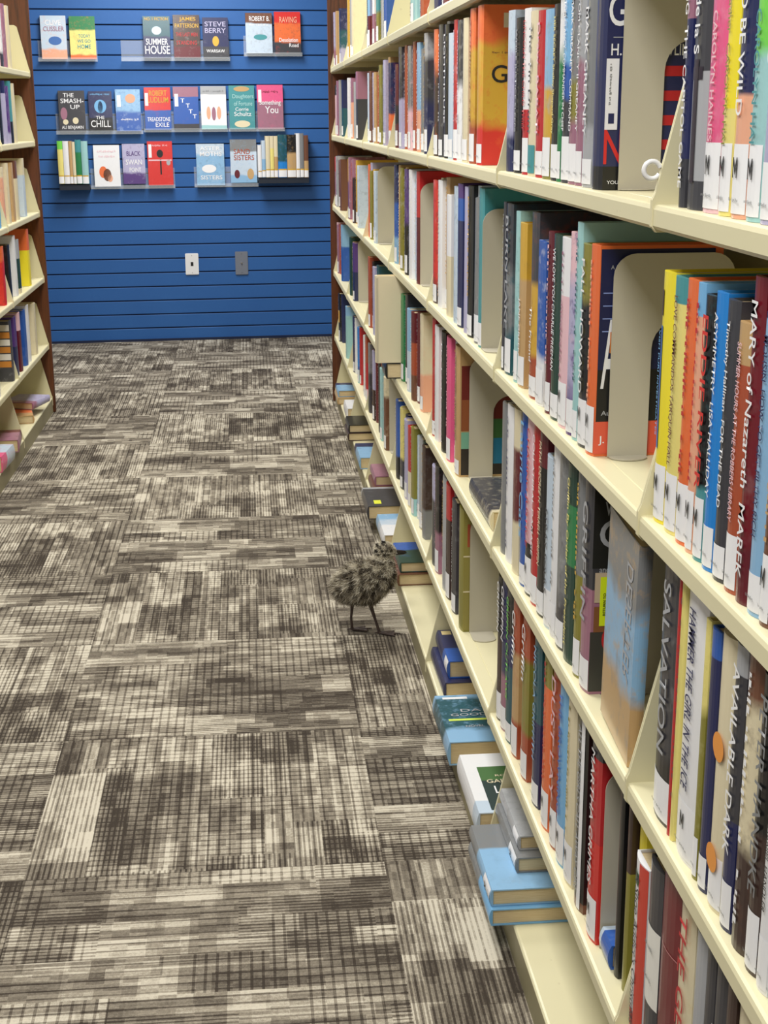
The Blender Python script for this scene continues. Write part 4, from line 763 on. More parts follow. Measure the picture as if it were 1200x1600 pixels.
LBOOKS = [
(1.559,6.0573,0.029,0.249,'palepink',{},'pale pink book nearest in its row beside white, topmost visible row, left rack'),
(1.559,6.1392,0.055,0.227,'white',{'b': ('charcoal', 0.3), 'n': 0.3},'white book between pale pink and mauve, topmost visible row, left rack'),
(1.559,6.2372,0.055,0.249,'mauve',{'n': 0.3},'mauve book between white and cream, topmost visible row, left rack'),
(1.559,6.347,0.055,0.249,'cream',{},'cream book farthest in its row beside mauve, topmost visible row, left rack'),
(1.258,5.923,0.0441,0.242,'paleblue',{},'pale blue book nearest in its row beside black, second row, left rack'),
(1.258,5.996,0.055,0.226,'black',{},'black book between pale blue and lavender, second row, left rack'),
(1.258,6.1095,0.055,0.247,'lavender',{'t': ('navy', 0.2)},'lavender and navy book between black and purple, second row, left rack'),
(1.258,6.1933,0.055,0.228,'purple',{'b': ('lavender', 0.2), 'n': 0.2},'purple book between lavender and teal, second row, left rack'),
(1.258,6.262,0.055,0.249,'teal',{'b': ('black', 0.35)},'teal book between purple and cream, second row, left rack'),
(1.258,6.35,0.055,0.242,'cream',{},'cream book farthest in its row beside teal, second row, left rack'),
(0.943,5.7839,0.055,0.227,'skyblue',{},'sky blue book nearest in its row beside peach, third row, left rack'),
(0.943,5.9099,0.055,0.229,'peach',{'t': ('cream', 0.2), 'n': 0.2},'peach and cream book between sky blue and cream, third row, left rack'),
(0.943,6.0414,0.055,0.241,'cream',{'n': 0.1},'cream book between peach and tan, third row, left rack'),
(0.943,6.1614,0.055,0.239,'tan',{'n': 0.1},'tan book between cream and cream, third row, left rack'),
(0.943,6.268,0.055,0.244,'cream',{'t': ('brown', 0.3)},'cream and brown book between tan and pale blue, third row, left rack'),
(0.943,6.4734,0.055,0.248,'paleblue',{'t': ('cream', 0.3), 'n': 0.1},'pale blue and cream book farthest in its row beside cream, third row, left rack'),
(0.641,5.7816,0.055,0.23,'brightred',{'t': ('orange', 0.25), 'n': 0.25},'bright red and orange book nearest in its row beside black, fourth row, left rack'),
(0.641,5.9293,0.055,0.225,'black',{'n': 0.05, 'T': 'dash'},'black book between bright red and white, fourth row, left rack'),
(0.641,6.0846,0.055,0.248,'white',{},'white book between black and dark green, fourth row, left rack'),
(0.641,6.1744,0.055,0.225,'darkgreen',{'t': ('silver', 0.35), 'b': ('cream', 0.1)},'dark green and silver book between white and yellow, fourth row, left rack'),
(0.641,6.4599,0.055,0.247,'yellow',{'t': ('orange', 0.37)},'yellow and orange book farthest in its row beside dark green, fourth row, left rack'),
(0.331,5.479,0.055,0.228,'white',{'n': 0.2},'white book nearest in its row beside charcoal, fifth row, left rack'),
(0.331,5.8299,0.055,0.245,'charcoal',{'n': 0.2, 'cover': 'stripes'},'charcoal book between white and navy, fifth row, left rack'),
(0.331,5.9508,0.055,0.245,'navy',{'t': ('purple', 0.5)},'navy and purple book between charcoal and maroon, fifth row, left rack'),
(0.331,6.0583,0.055,0.247,'maroon',{'t': ('palepink', 0.3)},'maroon and pale pink book between navy and blue, fifth row, left rack'),
(0.331,6.2076,0.055,0.239,'blue',{'n': 0.1},'blue book between maroon and white, fifth row, left rack'),
(0.331,6.3046,0.055,0.247,'white',{},'white book between blue and cream, fifth row, left rack'),
(0.331,6.5076,0.055,0.23,'cream',{'n': 0.05},'cream book farthest in its row beside white, fifth row, left rack'),
]
def lz(z): return {1.559: 1.561, 1.258: 1.26, .943: .944, .641: .643, .331: .329}[z]
for z, Y, t, h, col, q, label in LBOOKS:
    big = q.get('cover') or q.get('T')
    if q.get('cover') == 'stripes': pass
    o = book((XL-.01, Y, lz(z)+.0003), t, h, .15, col, {k_: v_ for k_, v_ in q.items() if k_ != 'cover'}, label, rz=math.pi, small=not big, group='upright books on the left rack')
    if q.get('cover'):   # its front faces the aisle end: put the bands on the near face
        for i, c in enumerate([(206, 200, 190), (200, 130, 50), (225, 220, 210), (200, 130, 50), (225, 220, 210), (200, 130, 50)]):
            bm = bmesh.new(); box(bm, .004, .09, t/2+.0001, t/2+.0004, h*(.84-i*.12), h*(.94-i*.12)); mesh_obj('cover_band', bm, mat('panel_%s' % str(c), c, .4), o)
# lying books : rotated so that the height runs along Y, the spine still faces the aisle
def lying(x, ynear, z, t, h, d, col, q, label, yaw=0, lbl=None, s=1, tilt=0):
    r = book((0, 0, 0), t, h, d, col, q, label, group='books lying on their sides on the shelves')
    # local: x depth, y thickness, z height  ->  world: x depth, z thickness, y height
    if s > 0: R = Matrix(((1, 0, 0), (0, 0, 1), (0, -1, 0))).to_4x4()   # z->+y , y->-z
    else: R = Matrix(((-1, 0, 0), (0, 0, 1), (0, 1, 0))).to_4x4()
    R = Matrix.Rotation(yaw, 4, 'Z') @ Matrix.Rotation(tilt, 4, 'X') @ R
    r.matrix_world = Matrix.Translation((x, ynear, z+t/2)) @ R
    return r
# local -Y (near cover) now faces up
def top_panel(r, name, col, x0, x1, z0, z1, t, off=.0004):
    bm = bmesh.new(); box(bm, x0, x1, -t/2-off-.0002, -t/2-.0001, z0, z1); return mesh_obj(name, bm, mat('panel_%s' % str(col), col, .4), r)
def top_text(r, s, col, x, z, L, H, t): return put_text(text_mesh(s), 'cover_lettering', col, (x, -t/2-.0012, z), (1, 0, 0), (0, 0, 1), L, H, r)
ZD = .0645
a2 = lying(.010, 3.005, ZD, .040, .232, .16, 'navy', dict(L=0, n=0.05), 'dark blue hardback lying under the glossy blue one on the bottom deck')
a1 = lying(.022, 3.03, ZD+.0405, .042, .208, .15, 'blue', dict(L='x', t=('navy', .6), n=.05), 'glossy blue hardback on top of the two book pile, bottom deck of right rack')
top_panel(a1, 'catalogue_label', (226, 206, 150), .012, .035, .175, .2, .042)
b1 = lying(-.028, 2.66, ZD, .052, .245, .16, 'darkteal', dict(n=.3, t=('lightblue', .1), b=('lightblue', .3)), 'teal hardback lying with a yellow green stripe, between blue pile and white book')
top_panel(b1, 'title_sticker', (236, 238, 240), .02, .075, .222, .233, .052)
top_text(b1, 'DA', 'silver', .05, .15, .045, .014, .052); top_text(b1, 'GOOD', 'silver', .026, .128, .08, .014, .052); top_panel(b1, 'yellow_stripe', (214, 236, 96), .018, .1, .106, .115, .052); top_text(b1, 'NOVEL', 'silver', .05, .07, .04, .01, .052)
c1 = lying(-.018, 2.342, ZD, .056, .25, .16, 'white', dict(n=.05, b=('paleblue', .2)), 'thick white hardback with green landscape cover lying on the bottom deck')
top_panel(c1, 'cover_art', (70, 110, 60), .03, .15, .13, .19, .056); top_panel(c1, 'cover_art', (36, 56, 54), .03, .15, .01, .13, .056, .0006)
top_text(c1, 'ROBERT', 'cream', .06, .145, .06, .008, .056); top_text(c1, 'GALBRAITH', 'cream', .04, .118, .1, .015, .056); top_text(c1, 'LETHAL', 'white', .05, .075, .09, .03, .056); top_text(c1, 'WHITE', 'white', .07, .035, .07, .03, .056)
for i, (x, yn, zt, t, q, col, lab) in enumerate([(-.042, 2.055, 0, .030, dict(L=0, b=('skyblue', .5), n=.1), 'grey', 'grey blue hardback at the bottom of the four book stack, bottom deck'),
        (-.040, 2.065, .0305, .030, dict(L='M', n=.1, t=('grey', .4)), 'lightblue', 'light blue hardback second from the bottom of the four book stack'),
        (.012, 2.115, .061, .028, dict(L='M', n=.2), 'grey', 'grey hardback third from the bottom of the four book stack'),
        (.02, 2.14, .0895, .026, dict(L=1, n=.2), 'silver', 'silver grey hardback at the top of the four book stack')]):
    lying(x, yn, ZD+zt, t, [.23, .225, .2, .18][i], .16 if x > -.02 else .19, col, q, lab)
e1 = lying(-.012, 3.83, ZD, .034, .2, .14, 'brown', dict(n=.05), 'brown hardback lying lowest of the pile in front of the chick')
e2 = lying(-.004, 3.845, ZD+.0345, .03, .2, .14, 'darkgreen', dict(n=.2, t=('blue', .4)), 'green and blue book lying on the brown one in front of the chick')
e3 = lying(-.02, 4.175, ZD, .05, .24, .14, 'paleblue', dict(n=.25, b=('white', .5), t=('lightblue', .3)), 'white and pale blue book lying behind the chick head on the bottom deck')
f1 = lying(-.04, 4.53, ZD, .045, .25, .16, 'charcoal', dict(n=.1, t=('silver', .1)), 'dark grey hardback with a yellow sticker lying on the bottom deck')
top_panel(f1, 'yellow_sticker', (232, 236, 60), .028, .052, .03, .075, .045)
lying(.004, 4.82, ZD, .034, .19, .14, 'brown', dict(n=.1), 'brown book lying beyond the dark grey one with a yellow sticker')
lying(.012, 4.84, ZD+.0345, .034, .19, .13, 'mauve', dict(n=.1), 'mauve book on top of the brown one beyond the yellow stickered book')
lying(-.012, 5.23, ZD, .045, .25, .15, 'lightblue', dict(n=.15, t=('navy', .3)), 'light blue hardback lying on the bottom deck of the sixth section')
lying(-.022, 5.72, ZD, .032, .2, .14, 'darkbrown', dict(), 'dark brown book lying lower of two at the far end deck')
lying(-.018, 5.73, ZD+.0325, .032, .19, .14, 'black', dict(), 'black book lying upper of two at the far end deck')
lying(-.0, 6.1, ZD, .06, .2, .16, 'white', dict(n=.02), 'white book with a teal oval lying at the far end deck')
lying(-.016, 6.5, ZD, .03, .22, .15, 'tan', dict(), 'black edged book lying lower of two beside the wooden end panel')
lying(-.012, 6.52, ZD+.0305, .03, .2, .14, 'lightblue', dict(n=.2, t=('navy', .3)), 'blue book lying upper of two beside the wooden end panel')
lying(.012, 2.42, .6405, .036, .25, .15, 'charcoal', dict(n=.2, b=('cream', .1)), 'dark grey hardback lying flat on the fourth shelf down beside a bookend')
lying(.016, 1.526, .3265, .034, .045, .13, 'blue', dict(n=.1, t=('paleblue', .2)), 'blue glossy book lying flat on the fifth shelf down by a bookend')
lying(-.03, 3.971, .6405, .044, .1, .14, 'black', dict(), 'black book lying under the jutting cream book, fourth shelf down')
cb_ = book((-.056, 3.993, .6855), .04, .245, .17, 'cream', dict(n=.02), 'cream book jutting out over the aisle on the fourth shelf down')
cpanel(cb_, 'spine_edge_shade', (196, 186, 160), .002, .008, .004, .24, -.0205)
# face-out book beside the bracket, and two thin dark ones under it
fo = book((0, 0, 0), .016, .268, .15, 'lightblue', dict(n=.35, b=('tan', .35), t=('grey', .35)), 'blue grey hardback standing with its cover to the aisle, fourth row down', group='books turned cover to the aisle')
fo.matrix_world = Matrix.Translation((.017, 1.452, .6408)) @ Matrix.Rotation(.045, 4, 'X') @ Matrix.Rotation(math.radians(88), 4, 'Z')
put_text(text_mesh('DESERTER'), 'cover_lettering', 'silver', (.02, .0086, .235), (0, 0, -1), (1, 0, 0), .14, .03, fo)
book((.022, 1.515, .3265), .018, .275, .15, 'black', dict(n=.0), 'tall glossy black book beside a bookend on the fifth shelf down')
book((.024, 1.485, .3265), .016, .27, .15, 'darkbrown', dict(b=('olive', .6)), 'thin olive and brown book right of the tall black one, fifth shelf down')
book((.03, 1.455, .3265), .026, .255, .15, 'yellow', dict(b=('black', .6)), 'black book with a yellow top beside a tall black one, fifth shelf down')
# left rack, books fallen on the deck
for (x, yn, zt, t, h, d, col, q, lab, yaw) in [
        (XL+.02, 5.64, 0, .05, .2, .15, 'mauve', dict(n=.3, t=('maroon', .3)), 'magenta and purple book lying on the deck of the left rack', .1),
        (XL+.01, 5.3, 0, .06, .22, .16, 'paleblue', dict(n=.3, b=('pink', .4)), 'white and pink book lying nearest on the deck of the left rack', -.05),
        (XL-.0, 6.2, 0, .035, .2, .15, 'orange', dict(n=.3, b=('tan', .4)), 'orange book lying on the deck of the left rack', .2),
        (XL-.02, 6.32, .036, .03, .2, .15, 'lavender', dict(n=.35, b=('mauve', .3)), 'lavender patterned book resting on the orange one, left rack deck', -.25)]:
    lying(x, yn, .0725+zt, t, h, d, col, q, lab, yaw=yaw, s=-1)

# ------------------------------------------------------------ bookends
def bookend(x, y, z, label, h=.25, wd=.15, foot=.05, leg=.05, s=1, arch=True):
    t = empty('bookend', (x, y, z))
    bm = bmesh.new(); r = .028; T = .0016
    pts = [(0, 0)]
    pts += [(r-r*math.cos(a), h-r+r*math.sin(a)) for a in [i*math.pi/12 for i in range(7)]]
    pts += [(wd-r+r*math.sin(a), h-r+r*math.cos(a)) for a in [i*math.pi/12 for i in range(7)]]
    pts += [(wd, 0)]
    if arch:
        x1, x0_, ra, za = wd-.03, leg, min(.035, (wd-.03-leg)/2), .17
        pts += [(x1, 0)] + [(x1-ra+ra*math.cos(a), za-ra+ra*math.sin(a)) for a in [i*math.pi/12 for i in range(7)]] + [(x0_+ra-ra*math.sin(a), za-ra+ra*math.cos(a)) for a in [i*math.pi/12 for i in range(7)]] + [(x0_, 0)]
    pts = [(s*a, b) for a, b in pts]
    extr(bm, pts, 'y', -T, 0); mesh_obj('upright_plate', bm, GREYSTEEL, t)
    bm = bmesh.new(); n = 8
    pts = [(.001, 0)] + [(leg/2-(leg/2-.001)*math.cos(math.pi*i/n), -foot+min(.018, foot)*(1-math.sin(math.pi*i/n))) for i in range(n+1)] + [(leg-.001, 0)]
    pts = [(s*a, b) for a, b in pts]
    extr(bm, pts, 'z', .0002, .0016); mesh_obj('foot_plate', bm, GREYSTEEL, t)
    return tag(t, label, 'bookend', 'putty coloured steel bookends')
for x, y, z, lab, kw in [
    (0.0324, 1.6856, 1.2765, 'steel bookend holding the navy book, second row down, second section', {'foot': 0.012}),
    (0.0304, 1.6806, 0.9525, 'steel bookend right of the black and orange book, third row down', {'foot': 0.025}),
    (0.0104, 2.5359, 0.9525, 'steel bookend beside the teal book on the third row down', {}),
    (0.0215, 3.5621, 0.9525, 'steel bookend beside a red book on the third row down, fourth section', {'leg': 0.06}),
    (0.0234, 4.7643, 0.9525, 'tall steel bookend on the third row down at the fifth section', {'arch': False}),
    (0.0411, 1.6624, 0.6405, 'steel bookend behind the cover facing the aisle, fourth row down', {'arch': False, 'foot': 0.01}),
    (0.0335, 2.8144, 0.6405, 'steel bookend with an arched opening on the fourth row down', {}),
    (0.0293, 5.7283, 0.6405, 'far steel bookend on the fourth row down, sixth section', {'arch': False}),
    (0.0268, 2.7387, 0.3265, 'steel bookend with a round foot on the fifth row down, third section', {'foot': 0.06, 'arch': False}),
    (0.0181, 1.5766, 0.3265, 'steel bookend above a flat blue book on the fifth row down', {'arch': False, 'foot': 0.01}),
    (0.0244, 4.4081, 0.3265, 'far narrow steel bookend on the fifth row down, fifth section', {'arch': False}),
    ]:
    bookend(x, y, z, lab, **kw)
# white plastic hook clipped on the bracket
bm = bmesh.new(); n, k_ = 20, 8
ring = []
for i in range(n+1):
    a = math.pi*(.1+1.75*i/n); row = []
    for j in range(k_):
        b = 2*math.pi*j/k_; R_ = .0085+.0026*math.cos(b)
        row.append(bm.verts.new((R_*math.cos(a), .003*math.sin(b), R_*math.sin(a))))
    ring.append(row)
for i in range(n):
    for j in range(k_): bm.faces.new((ring[i][j], ring[i][(j+1) % k_], ring[i+1][(j+1) % k_], ring[i+1][j]))
o = mesh_obj('plastic_hook', bm, mat('white_plastic', (240, 240, 240), .3), smooth=True); o.location = (-.001, 1.4235, 1.309); tag(o, 'white plastic hook clipped to the shelf bracket between nearest and second sections', 'hook')

# ------------------------------------------------------------ wall display
def acrylic():
    k = NT('clear_acrylic'); k.b.inputs['Base Color'].default_value = (.86, .92, .97, 1); k.b.inputs['Roughness'].default_value = .06
    k.b.inputs['Alpha'].default_value = .14; return k.m
ACR = acrylic()
def zpx(y): return (537-y)/22.05*.0862  # metres above the floor on the wall from the slat count
def wall_item(name, u, off, z): 
    p = wall_pt(u, off); return empty(name, (p.x, p.y, z), WR)
def tray(u0, u1, z, label, back=.12, lip=.022, dp=.058):
    t = wall_item('acrylic_holder', (u0+u1)/2, .0, z); wd = (u1-u0)/2
    bm = bmesh.new(); box(bm, -wd, wd, -.006, -.003, 0, back); mesh_obj('back_sheet', bm, ACR, t)
    bm = bmesh.new(); box(bm, -wd, wd, -dp, -.006, 0, .003); mesh_obj('ledge', bm, ACR, t)
    bm = bmesh.new(); box(bm, -wd, wd, -dp-.003, -dp, 0, lip); mesh_obj('front_lip', bm, ACR, t)
    return tag(t, label, 'holder', 'clear acrylic holders on the blue wall')
def facebook(u0, u1, z0, z1, cols, lines, label, lean=.07, t=.022, sticker=True):
    wd, h = u1-u0, z1-z0
    r = wall_item('paperback', (u0+u1)/2, .0, z0); tag(r, label, 'book', 'face-out paperbacks on the blue wall')
    p = wall_pt((u0+u1)/2, .012+t/2+.012)
    r.location = (p.x, p.y, z0+.0045); r.rotation_euler = (-lean, 0, WR)
    bm = bmesh.new(); box(bm, -wd/2+.002, wd/2-.002, -t/2, -t/2+.0006, 0, h); box(bm, -wd/2+.002, -wd/2+.0026, -t/2, t/2, 0, h); box(bm, -wd/2+.002, wd/2-.002, t/2-.0006, t/2, 0, h)
    c = mesh_obj('cover', bm, JACKET, r); SEED[0] += 1; props(c, cols[0], cols[1], SEED[0])
    bm = bmesh.new(); box(bm, -wd/2+.0035, wd/2-.003, -t/2+.0008, t/2-.0008, .001, h-.001); mesh_obj('page_block', bm, PAGES, r)
    for (s, col, fx, fz, fl, fh) in lines:
        me = dash_mesh(int(s[1:])) if s.startswith('#') else text_mesh(s)
        put_text(me, 'cover_lettering', col, (-wd/2+wd*fx, -t/2-.0012, h*fz), (1, 0, 0), (0, 0, 1), wd*fl, h*fh, r)
    return r
def cshape(r, name, col, wd, h, t, fx, fz, fw, fh, kind='ellipse'):
    bm = bmesh.new()
    if kind == 'ellipse': bmesh.ops.create_circle(bm, cap_ends=True, radius=.5, segments=20)
    else: bmesh.ops.create_grid(bm, x_segments=1, y_segments=1, size=.5)
    M = Matrix.Translation((-wd/2+wd*fx, -t/2-.0008, h*fz)) @ Matrix.Rotation(math.pi/2, 4, 'X') @ Matrix.Diagonal((wd*fw, h*fh, 1, 1))
    bm.transform(M); return mesh_obj(name, bm, mat('panel_%s' % str(col), col, .4), r)
def W(x, y):   # measured position on the turned wall plane -> metres along it and above the floor
    d = fw + r2*((x-600)/F) - u2*((y-800)/F); o = Vector((-AX, 0, CH)); n = Vector((-.057, 1, 0))
    P = o + d*((9.06-n.dot(o))/n.dot(d)); return P.x*math.hypot(1, .057), P.z
# x0,y0,x1,y1, (main colour, bands), lettering, shapes, label
WB = [
 (62, 26, 107, 94, ('paleblue', dict(n=.2, b=('peach', .25))), [('CLIVE', 'white', .2, .78, .6, .12), ('CUSSLER', 'mauve', .12, .64, .8, .11)], [('blue', .55, .42, .5, .2, 'e')], 'pale blue thriller paperback, first on the left of the top wall row'),
 (107, 27, 152, 94, ('paleyellow', dict(t=('green', .35), b=('orange', .12), n=.15)), [('TODAY', 'teal', .35, .5, .45, .08), ('WE GO', 'teal', .3, .38, .5, .08), ('HOME', 'teal', .3, .24, .5, .1)], [], 'green and yellow paperback titled Today We Go Home on the wall'),
 (222, 27, 268, 93, ('navy', dict(t=('darkteal', .5), n=.15)), [('NO. 1 FICTION', 'gold', .08, .9, .84, .07), ('SUMMER', 'white', .1, .32, .8, .15), ('HOUSE', 'white', .06, .1, .9, .2)], [('paleblue', .5, .66, .35, .2, 'e')], 'dark paperback titled Summer House in the middle holder on the wall'),
 (269, 25, 314, 92, ('darkbrown', dict(n=.2, b=('maroon', .3))), [('JAMES', 'gold', .25, .84, .6, .11), ('PATTERSON', 'gold', .08, .7, .86, .1), ('THE LAST MEN', 'red', .1, .5, .8, .09), ('STANDING', 'red', .12, .3, .75, .1)], [], 'black and brown paperback with gold and red lettering on the wall'),
 (315, 29, 358, 93, ('navy', dict(n=.1, b=('charcoal', .3))), [('STEVE', 'lavender', .1, .78, .8, .12), ('BERRY', 'lavender', .1, .62, .8, .12), ('WARSAW', 'white', .14, .14, .7, .08)], [('gold', .5, .42, .25, .25, 'e')], 'navy paperback titled Warsaw, right one of the middle top wall holder'),
 (382, 22, 426, 85, ('paleblue', dict(t=('brown', .28), n=.15)), [('ROBERT B.', 'white', .15, .8, .75, .12), ('#5', 'white', .15, .68, .7, .05)], [('teal', .55, .4, .5, .14, 'e')], 'pale blue and brown paperback with a small boat, top right wall holder'),
 (427, 20, 470, 86, ('orange', dict(b=('charcoal', .3), t=('brightred', .3), n=.2)), [('RAVING', 'peach', .2, .74, .65, .14), ('Desolation', 'white', .18, .28, .7, .1), ('Road', 'white', .55, .16, .35, .09)], [], 'orange and black paperback titled Desolation Road on the wall'),
 (90, 143, 136, 208, ('charcoal', dict(n=.05)), [('THE', 'white', .2, .84, .4, .1), ('SMASH-', 'white', .1, .7, .85, .11), ('UP', 'white', .45, .56, .35, .1), ('ALI BENJAMIN', 'white', .1, .06, .8, .1)], [('mauve', .2, .45, .25, .3, 'e'), ('cream', .25, .25, .2, .13, 'e'), ('cream', .62, .28, .22, .16, 'e')], 'black paperback titled The Smash-Up, first in the second wall row'),
 (137, 144, 178, 206, ('navy', dict(b=('black', .35), n=.1)), [('#6', 'skyblue', .1, .9, .8, .05), ('THE', 'white', .3, .3, .35, .08), ('CHILL', 'white', .08, .1, .82, .17)], [('skyblue', .5, .62, .5, .34, 'e'), ('navy', .5, .6, .2, .3, 'e')], 'blue and black paperback titled The Chill on the wall'),
 (179, 141, 222, 206, ('lightblue', dict(n=.25, b=('blue', .5))), [('#7', 'white', .2, .25, .7, .06)], [('peach', .6, .78, .4, .22, 'e'), ('white', .15, .72, .15, .28, 'r')], 'soft blue painted paperback, third in the second wall row'),
 (224, 138, 269, 204, ('blue', dict(t=('brightred', .55), n=.1)), [('ROBERT', 'gold', .2, .8, .65, .13), ('LUDLUM', 'gold', .15, .64, .75, .13), ('TREADSTONE', 'white', .1, .2, .85, .1), ('EXILE', 'white', .4, .07, .5, .1)], [('white', .1, .72, .12, .3, 'r')], 'red and blue paperback titled Treadstone Exile on the wall'),
 (269, 137, 312, 202, ('blue', dict(t=('mauve', .25), b=('charcoal', .12), n=.05)), [('T', 'white', .3, .62, .15, .1), ('T', 'white', .5, .5, .15, .1), ('T', 'white', .6, .36, .15, .1), ('T', 'white', .75, .24, .15, .1)], [('white', .14, .68, .14, .3, 'r')], 'royal blue paperback with a pink top and scattered letters on the wall'),
 (312, 136, 355, 203, ('white', dict(t=('silver', .2), b=('paleteal', .1), n=.05)), [('#8', 'grey', .1, .86, .8, .05)], [('peach', .3, .38, .16, .3, 'e'), ('mauve', .5, .36, .16, .32, 'e'), ('peach', .7, .38, .16, .3, 'e')], 'white paperback showing three small figures on the wall'),
 (356, 135, 399, 203, ('teal', dict(n=.05)), [('Daughters', 'paleteal', .15, .68, .8, .12), ('of Fortune', 'paleteal', .2, .54, .7, .1), ('Corrie', 'white', .25, .42, .5, .08), ('Schultz', 'white', .2, .3, .65, .1)], [('tan', .5, .92, .6, .12, 'e'), ('cream', .5, .12, .6, .16, 'e')], 'teal paperback titled Daughters, seventh in the second wall row'),
 (400, 134, 443, 203, ('mauve', dict(t=('pink', .4), n=.1)), [('#9', 'burgundy', .2, .82, .6, .06), ('Something', 'white', .1, .52, .8, .14), ('You', 'white', .3, .36, .5, .16)], [('white', .12, .75, .12, .28, 'r')], 'rose pink paperback with white script, last in the second wall row'),
 (145, 228, 190, 292, ('white', dict(n=.03)), [('#10', 'palepink', .15, .82, .7, .06), ('#11', 'palepink', .2, .7, .6, .06)], [('orange', .35, .35, .3, .28, 'e'), ('brown', .5, .28, .3, .3, 'e'), ('peach', .6, .2, .2, .18, 'e')], 'white paperback with two small figures in the third wall row'),
 (190, 226, 229, 288, ('lavender', dict(b=('purple', .3), n=.2)), [('BLACK', 'purple', .2, .7, .6, .12), ('SWAN', 'white', .15, .48, .7, .13), ('POINT', 'white', .3, .3, .5, .11)], [], 'lavender paperback titled Swan in the third wall row'),
 (229, 222, 272, 290, ('brightred', dict(n=.03)), [('#12', 'palepink', .2, .88, .6, .05)], [('black', .5, .72, .25, .18, 'e'), ('black', .52, .42, .06, .35, 'r'), ('palepink', .5, .57, .9, .03, 'r'), ('silver', .82, .52, .16, .14, 'e'), ('white', .12, .78, .12, .3, 'r')], 'bright red paperback with a black spoon shape in the third wall row'),
 (305, 226, 352, 290, ('lightblue', dict(n=.25, t=('paleblue', .3))), [('ASTER', 'white', .15, .84, .7, .1), ('MOTHS', 'white', .15, .7, .75, .11), ('SISTERS', 'white', .15, .14, .75, .1)], [('white', .45, .4, .5, .2, 'e')], 'misty blue paperback, left one in the lower right wall holder'),
 (358, 219, 402, 286, ('paleblue', dict(t=('grey', .3), n=.15, b=('lightblue', .2))), [('SAND', 'rust', .15, .66, .6, .12), ('SISTERS', 'rust', .15, .52, .75, .12)], [('maroon', .25, .2, .2, .2, 'e'), ('tan', .75, .2, .25, .25, 'e')], 'grey blue paperback with red lettering in the lower right wall holder'),
]
for x0, y0, x1, y1, cols, lines, shapes, label in WB:
    (ua, z1_), (ub, z0_) = W(x0, y0), W(x1, y1); uc = W((x0+x1)/2, (y0+y1)/2)[0]; u0, u1 = uc-(ub-ua)/2, uc+(ub-ua)/2; t_ = .022
    r = facebook(u0, u1, z0_, z1_, cols, lines, label, t=t_)
    wd, h = u1-u0, z1_-z0_
    for (c, fx, fz, fw_, fh, kd) in shapes: cshape(r, 'cover_art' if kd == 'e' else 'library_label', c, wd, h, t_, fx, fz, fw_, fh, 'ellipse' if kd == 'e' else 'r')
for x0, x1, y, lab in [(61, 153, 96.5, 'clear acrylic holder under the two left paperbacks, top wall row'), (221, 359, 95.5, 'clear acrylic holder under three dark paperbacks, top wall row'), (381, 471, 88.5, 'clear acrylic holder under two paperbacks, top right of wall'),
        (89, 224, 210, 'clear acrylic holder under the left three books, second wall row'), (225, 356, 206.5, 'clear acrylic holder under the middle three books, second wall row'), (357, 444, 205.5, 'clear acrylic holder under the teal and pink books, second wall row'),
        (143, 274, 295, 'clear acrylic shelf under three paperbacks, lower left of wall'), (304, 403, 292, 'clear acrylic shelf under two paperbacks, lower right of wall'), (190, 221, 96, 'empty clear acrylic holder between the two left groups, top wall row')]:
    u0, z_ = W(x0, y); u1, _ = W(x1, y); tray(u0, u1, z_, lab)
for x0, x1, y, lab in [(95, 142, 288, 'dark ledge under six upright paperbacks, lower left of the blue wall'), (402, 480, 277.5, 'dark ledge under the longer row of upright paperbacks, lower right of wall')]:
    u0, z_ = W(x0, y); u1, _ = W(x1, y); t = wall_item('display_ledge', (u0+u1)/2, 0, z_-.032)
    bm = bmesh.new(); wd = (u1-u0)/2; box(bm, -wd, wd, -.118, 0, .028, .032, bev=.001); mesh_obj('ledge', bm, mat('smoked_acrylic', (44, 50, 60), .3), t)
    bm = bmesh.new(); extr(bm, [(-.116, .028), (0, .028), (0, 0), (-.02, .004)], 'x', -wd, -wd+.004); extr(bm, [(-.116, .028), (0, .028), (0, 0), (-.02, .004)], 'x', wd-.004, wd); box(bm, -wd, wd, -.116, -.112, .002, .028); mesh_obj('support', bm, mat('smoked_acrylic', (44, 50, 60), .3), t)
    tag(t, lab, 'ledge')
def spines(xs, y0, y1, cols, side):
    for i, c in enumerate(cols):
        u0, z0_ = W(xs[i], y1); u1, _ = W(xs[i+1], y1); z1_ = W(xs[i], y0[i])[1]
        t = (u1-u0)-.0015; h = z1_-z0_; p = wall_pt((u0+u1)/2, .11)
        nm = COLN.get(c[0], c[0]); left = COLN.get(cols[i-1][0], cols[i-1][0]) if i else None
        lab = '%s paperback spine, %s in the upright row, lower %s of the blue wall' % (nm, ['first', 'second', 'third', 'fourth', 'fifth', 'sixth', 'seventh', 'eighth', 'ninth', 'tenth', 'eleventh'][i], side)
        q = dict(c[1]); q['L'] = 0
        r = book((p.x, p.y, z0_+.0035), t, h, .1, c[0], q, lab, rz=WR+math.pi/2, group='paperbacks shown spine out on the blue wall')
        mesh_obj('gold_band', arcpatch(t, h*.17, h*.2), mat('panel_gold', 'gold', .4), r)
        mesh_obj('spine_label', arcpatch(t, .002, h*.17), LABEL, r)
COLN = {'brightblue': 'bright blue', 'paleblue': 'pale blue', 'lightblue': 'light blue', 'paleyellow': 'pale yellow', 'darkbrown': 'dark brown', 'paleteal': 'pale teal', 'darkteal': 'dark teal', 'darkgreen': 'dark green', 'skyblue': 'sky blue'}
spines([94.5, 103, 112, 117, 122, 131, 141], [221, 221, 221, 222, 219, 221], 287, [('paleyellow', dict(t=('lime', .2), n=.05)), ('white', {}), ('tan', {}), ('cream', {}), ('green', dict(t=('teal', .3), n=.1)), ('paleteal', {})], 'left')
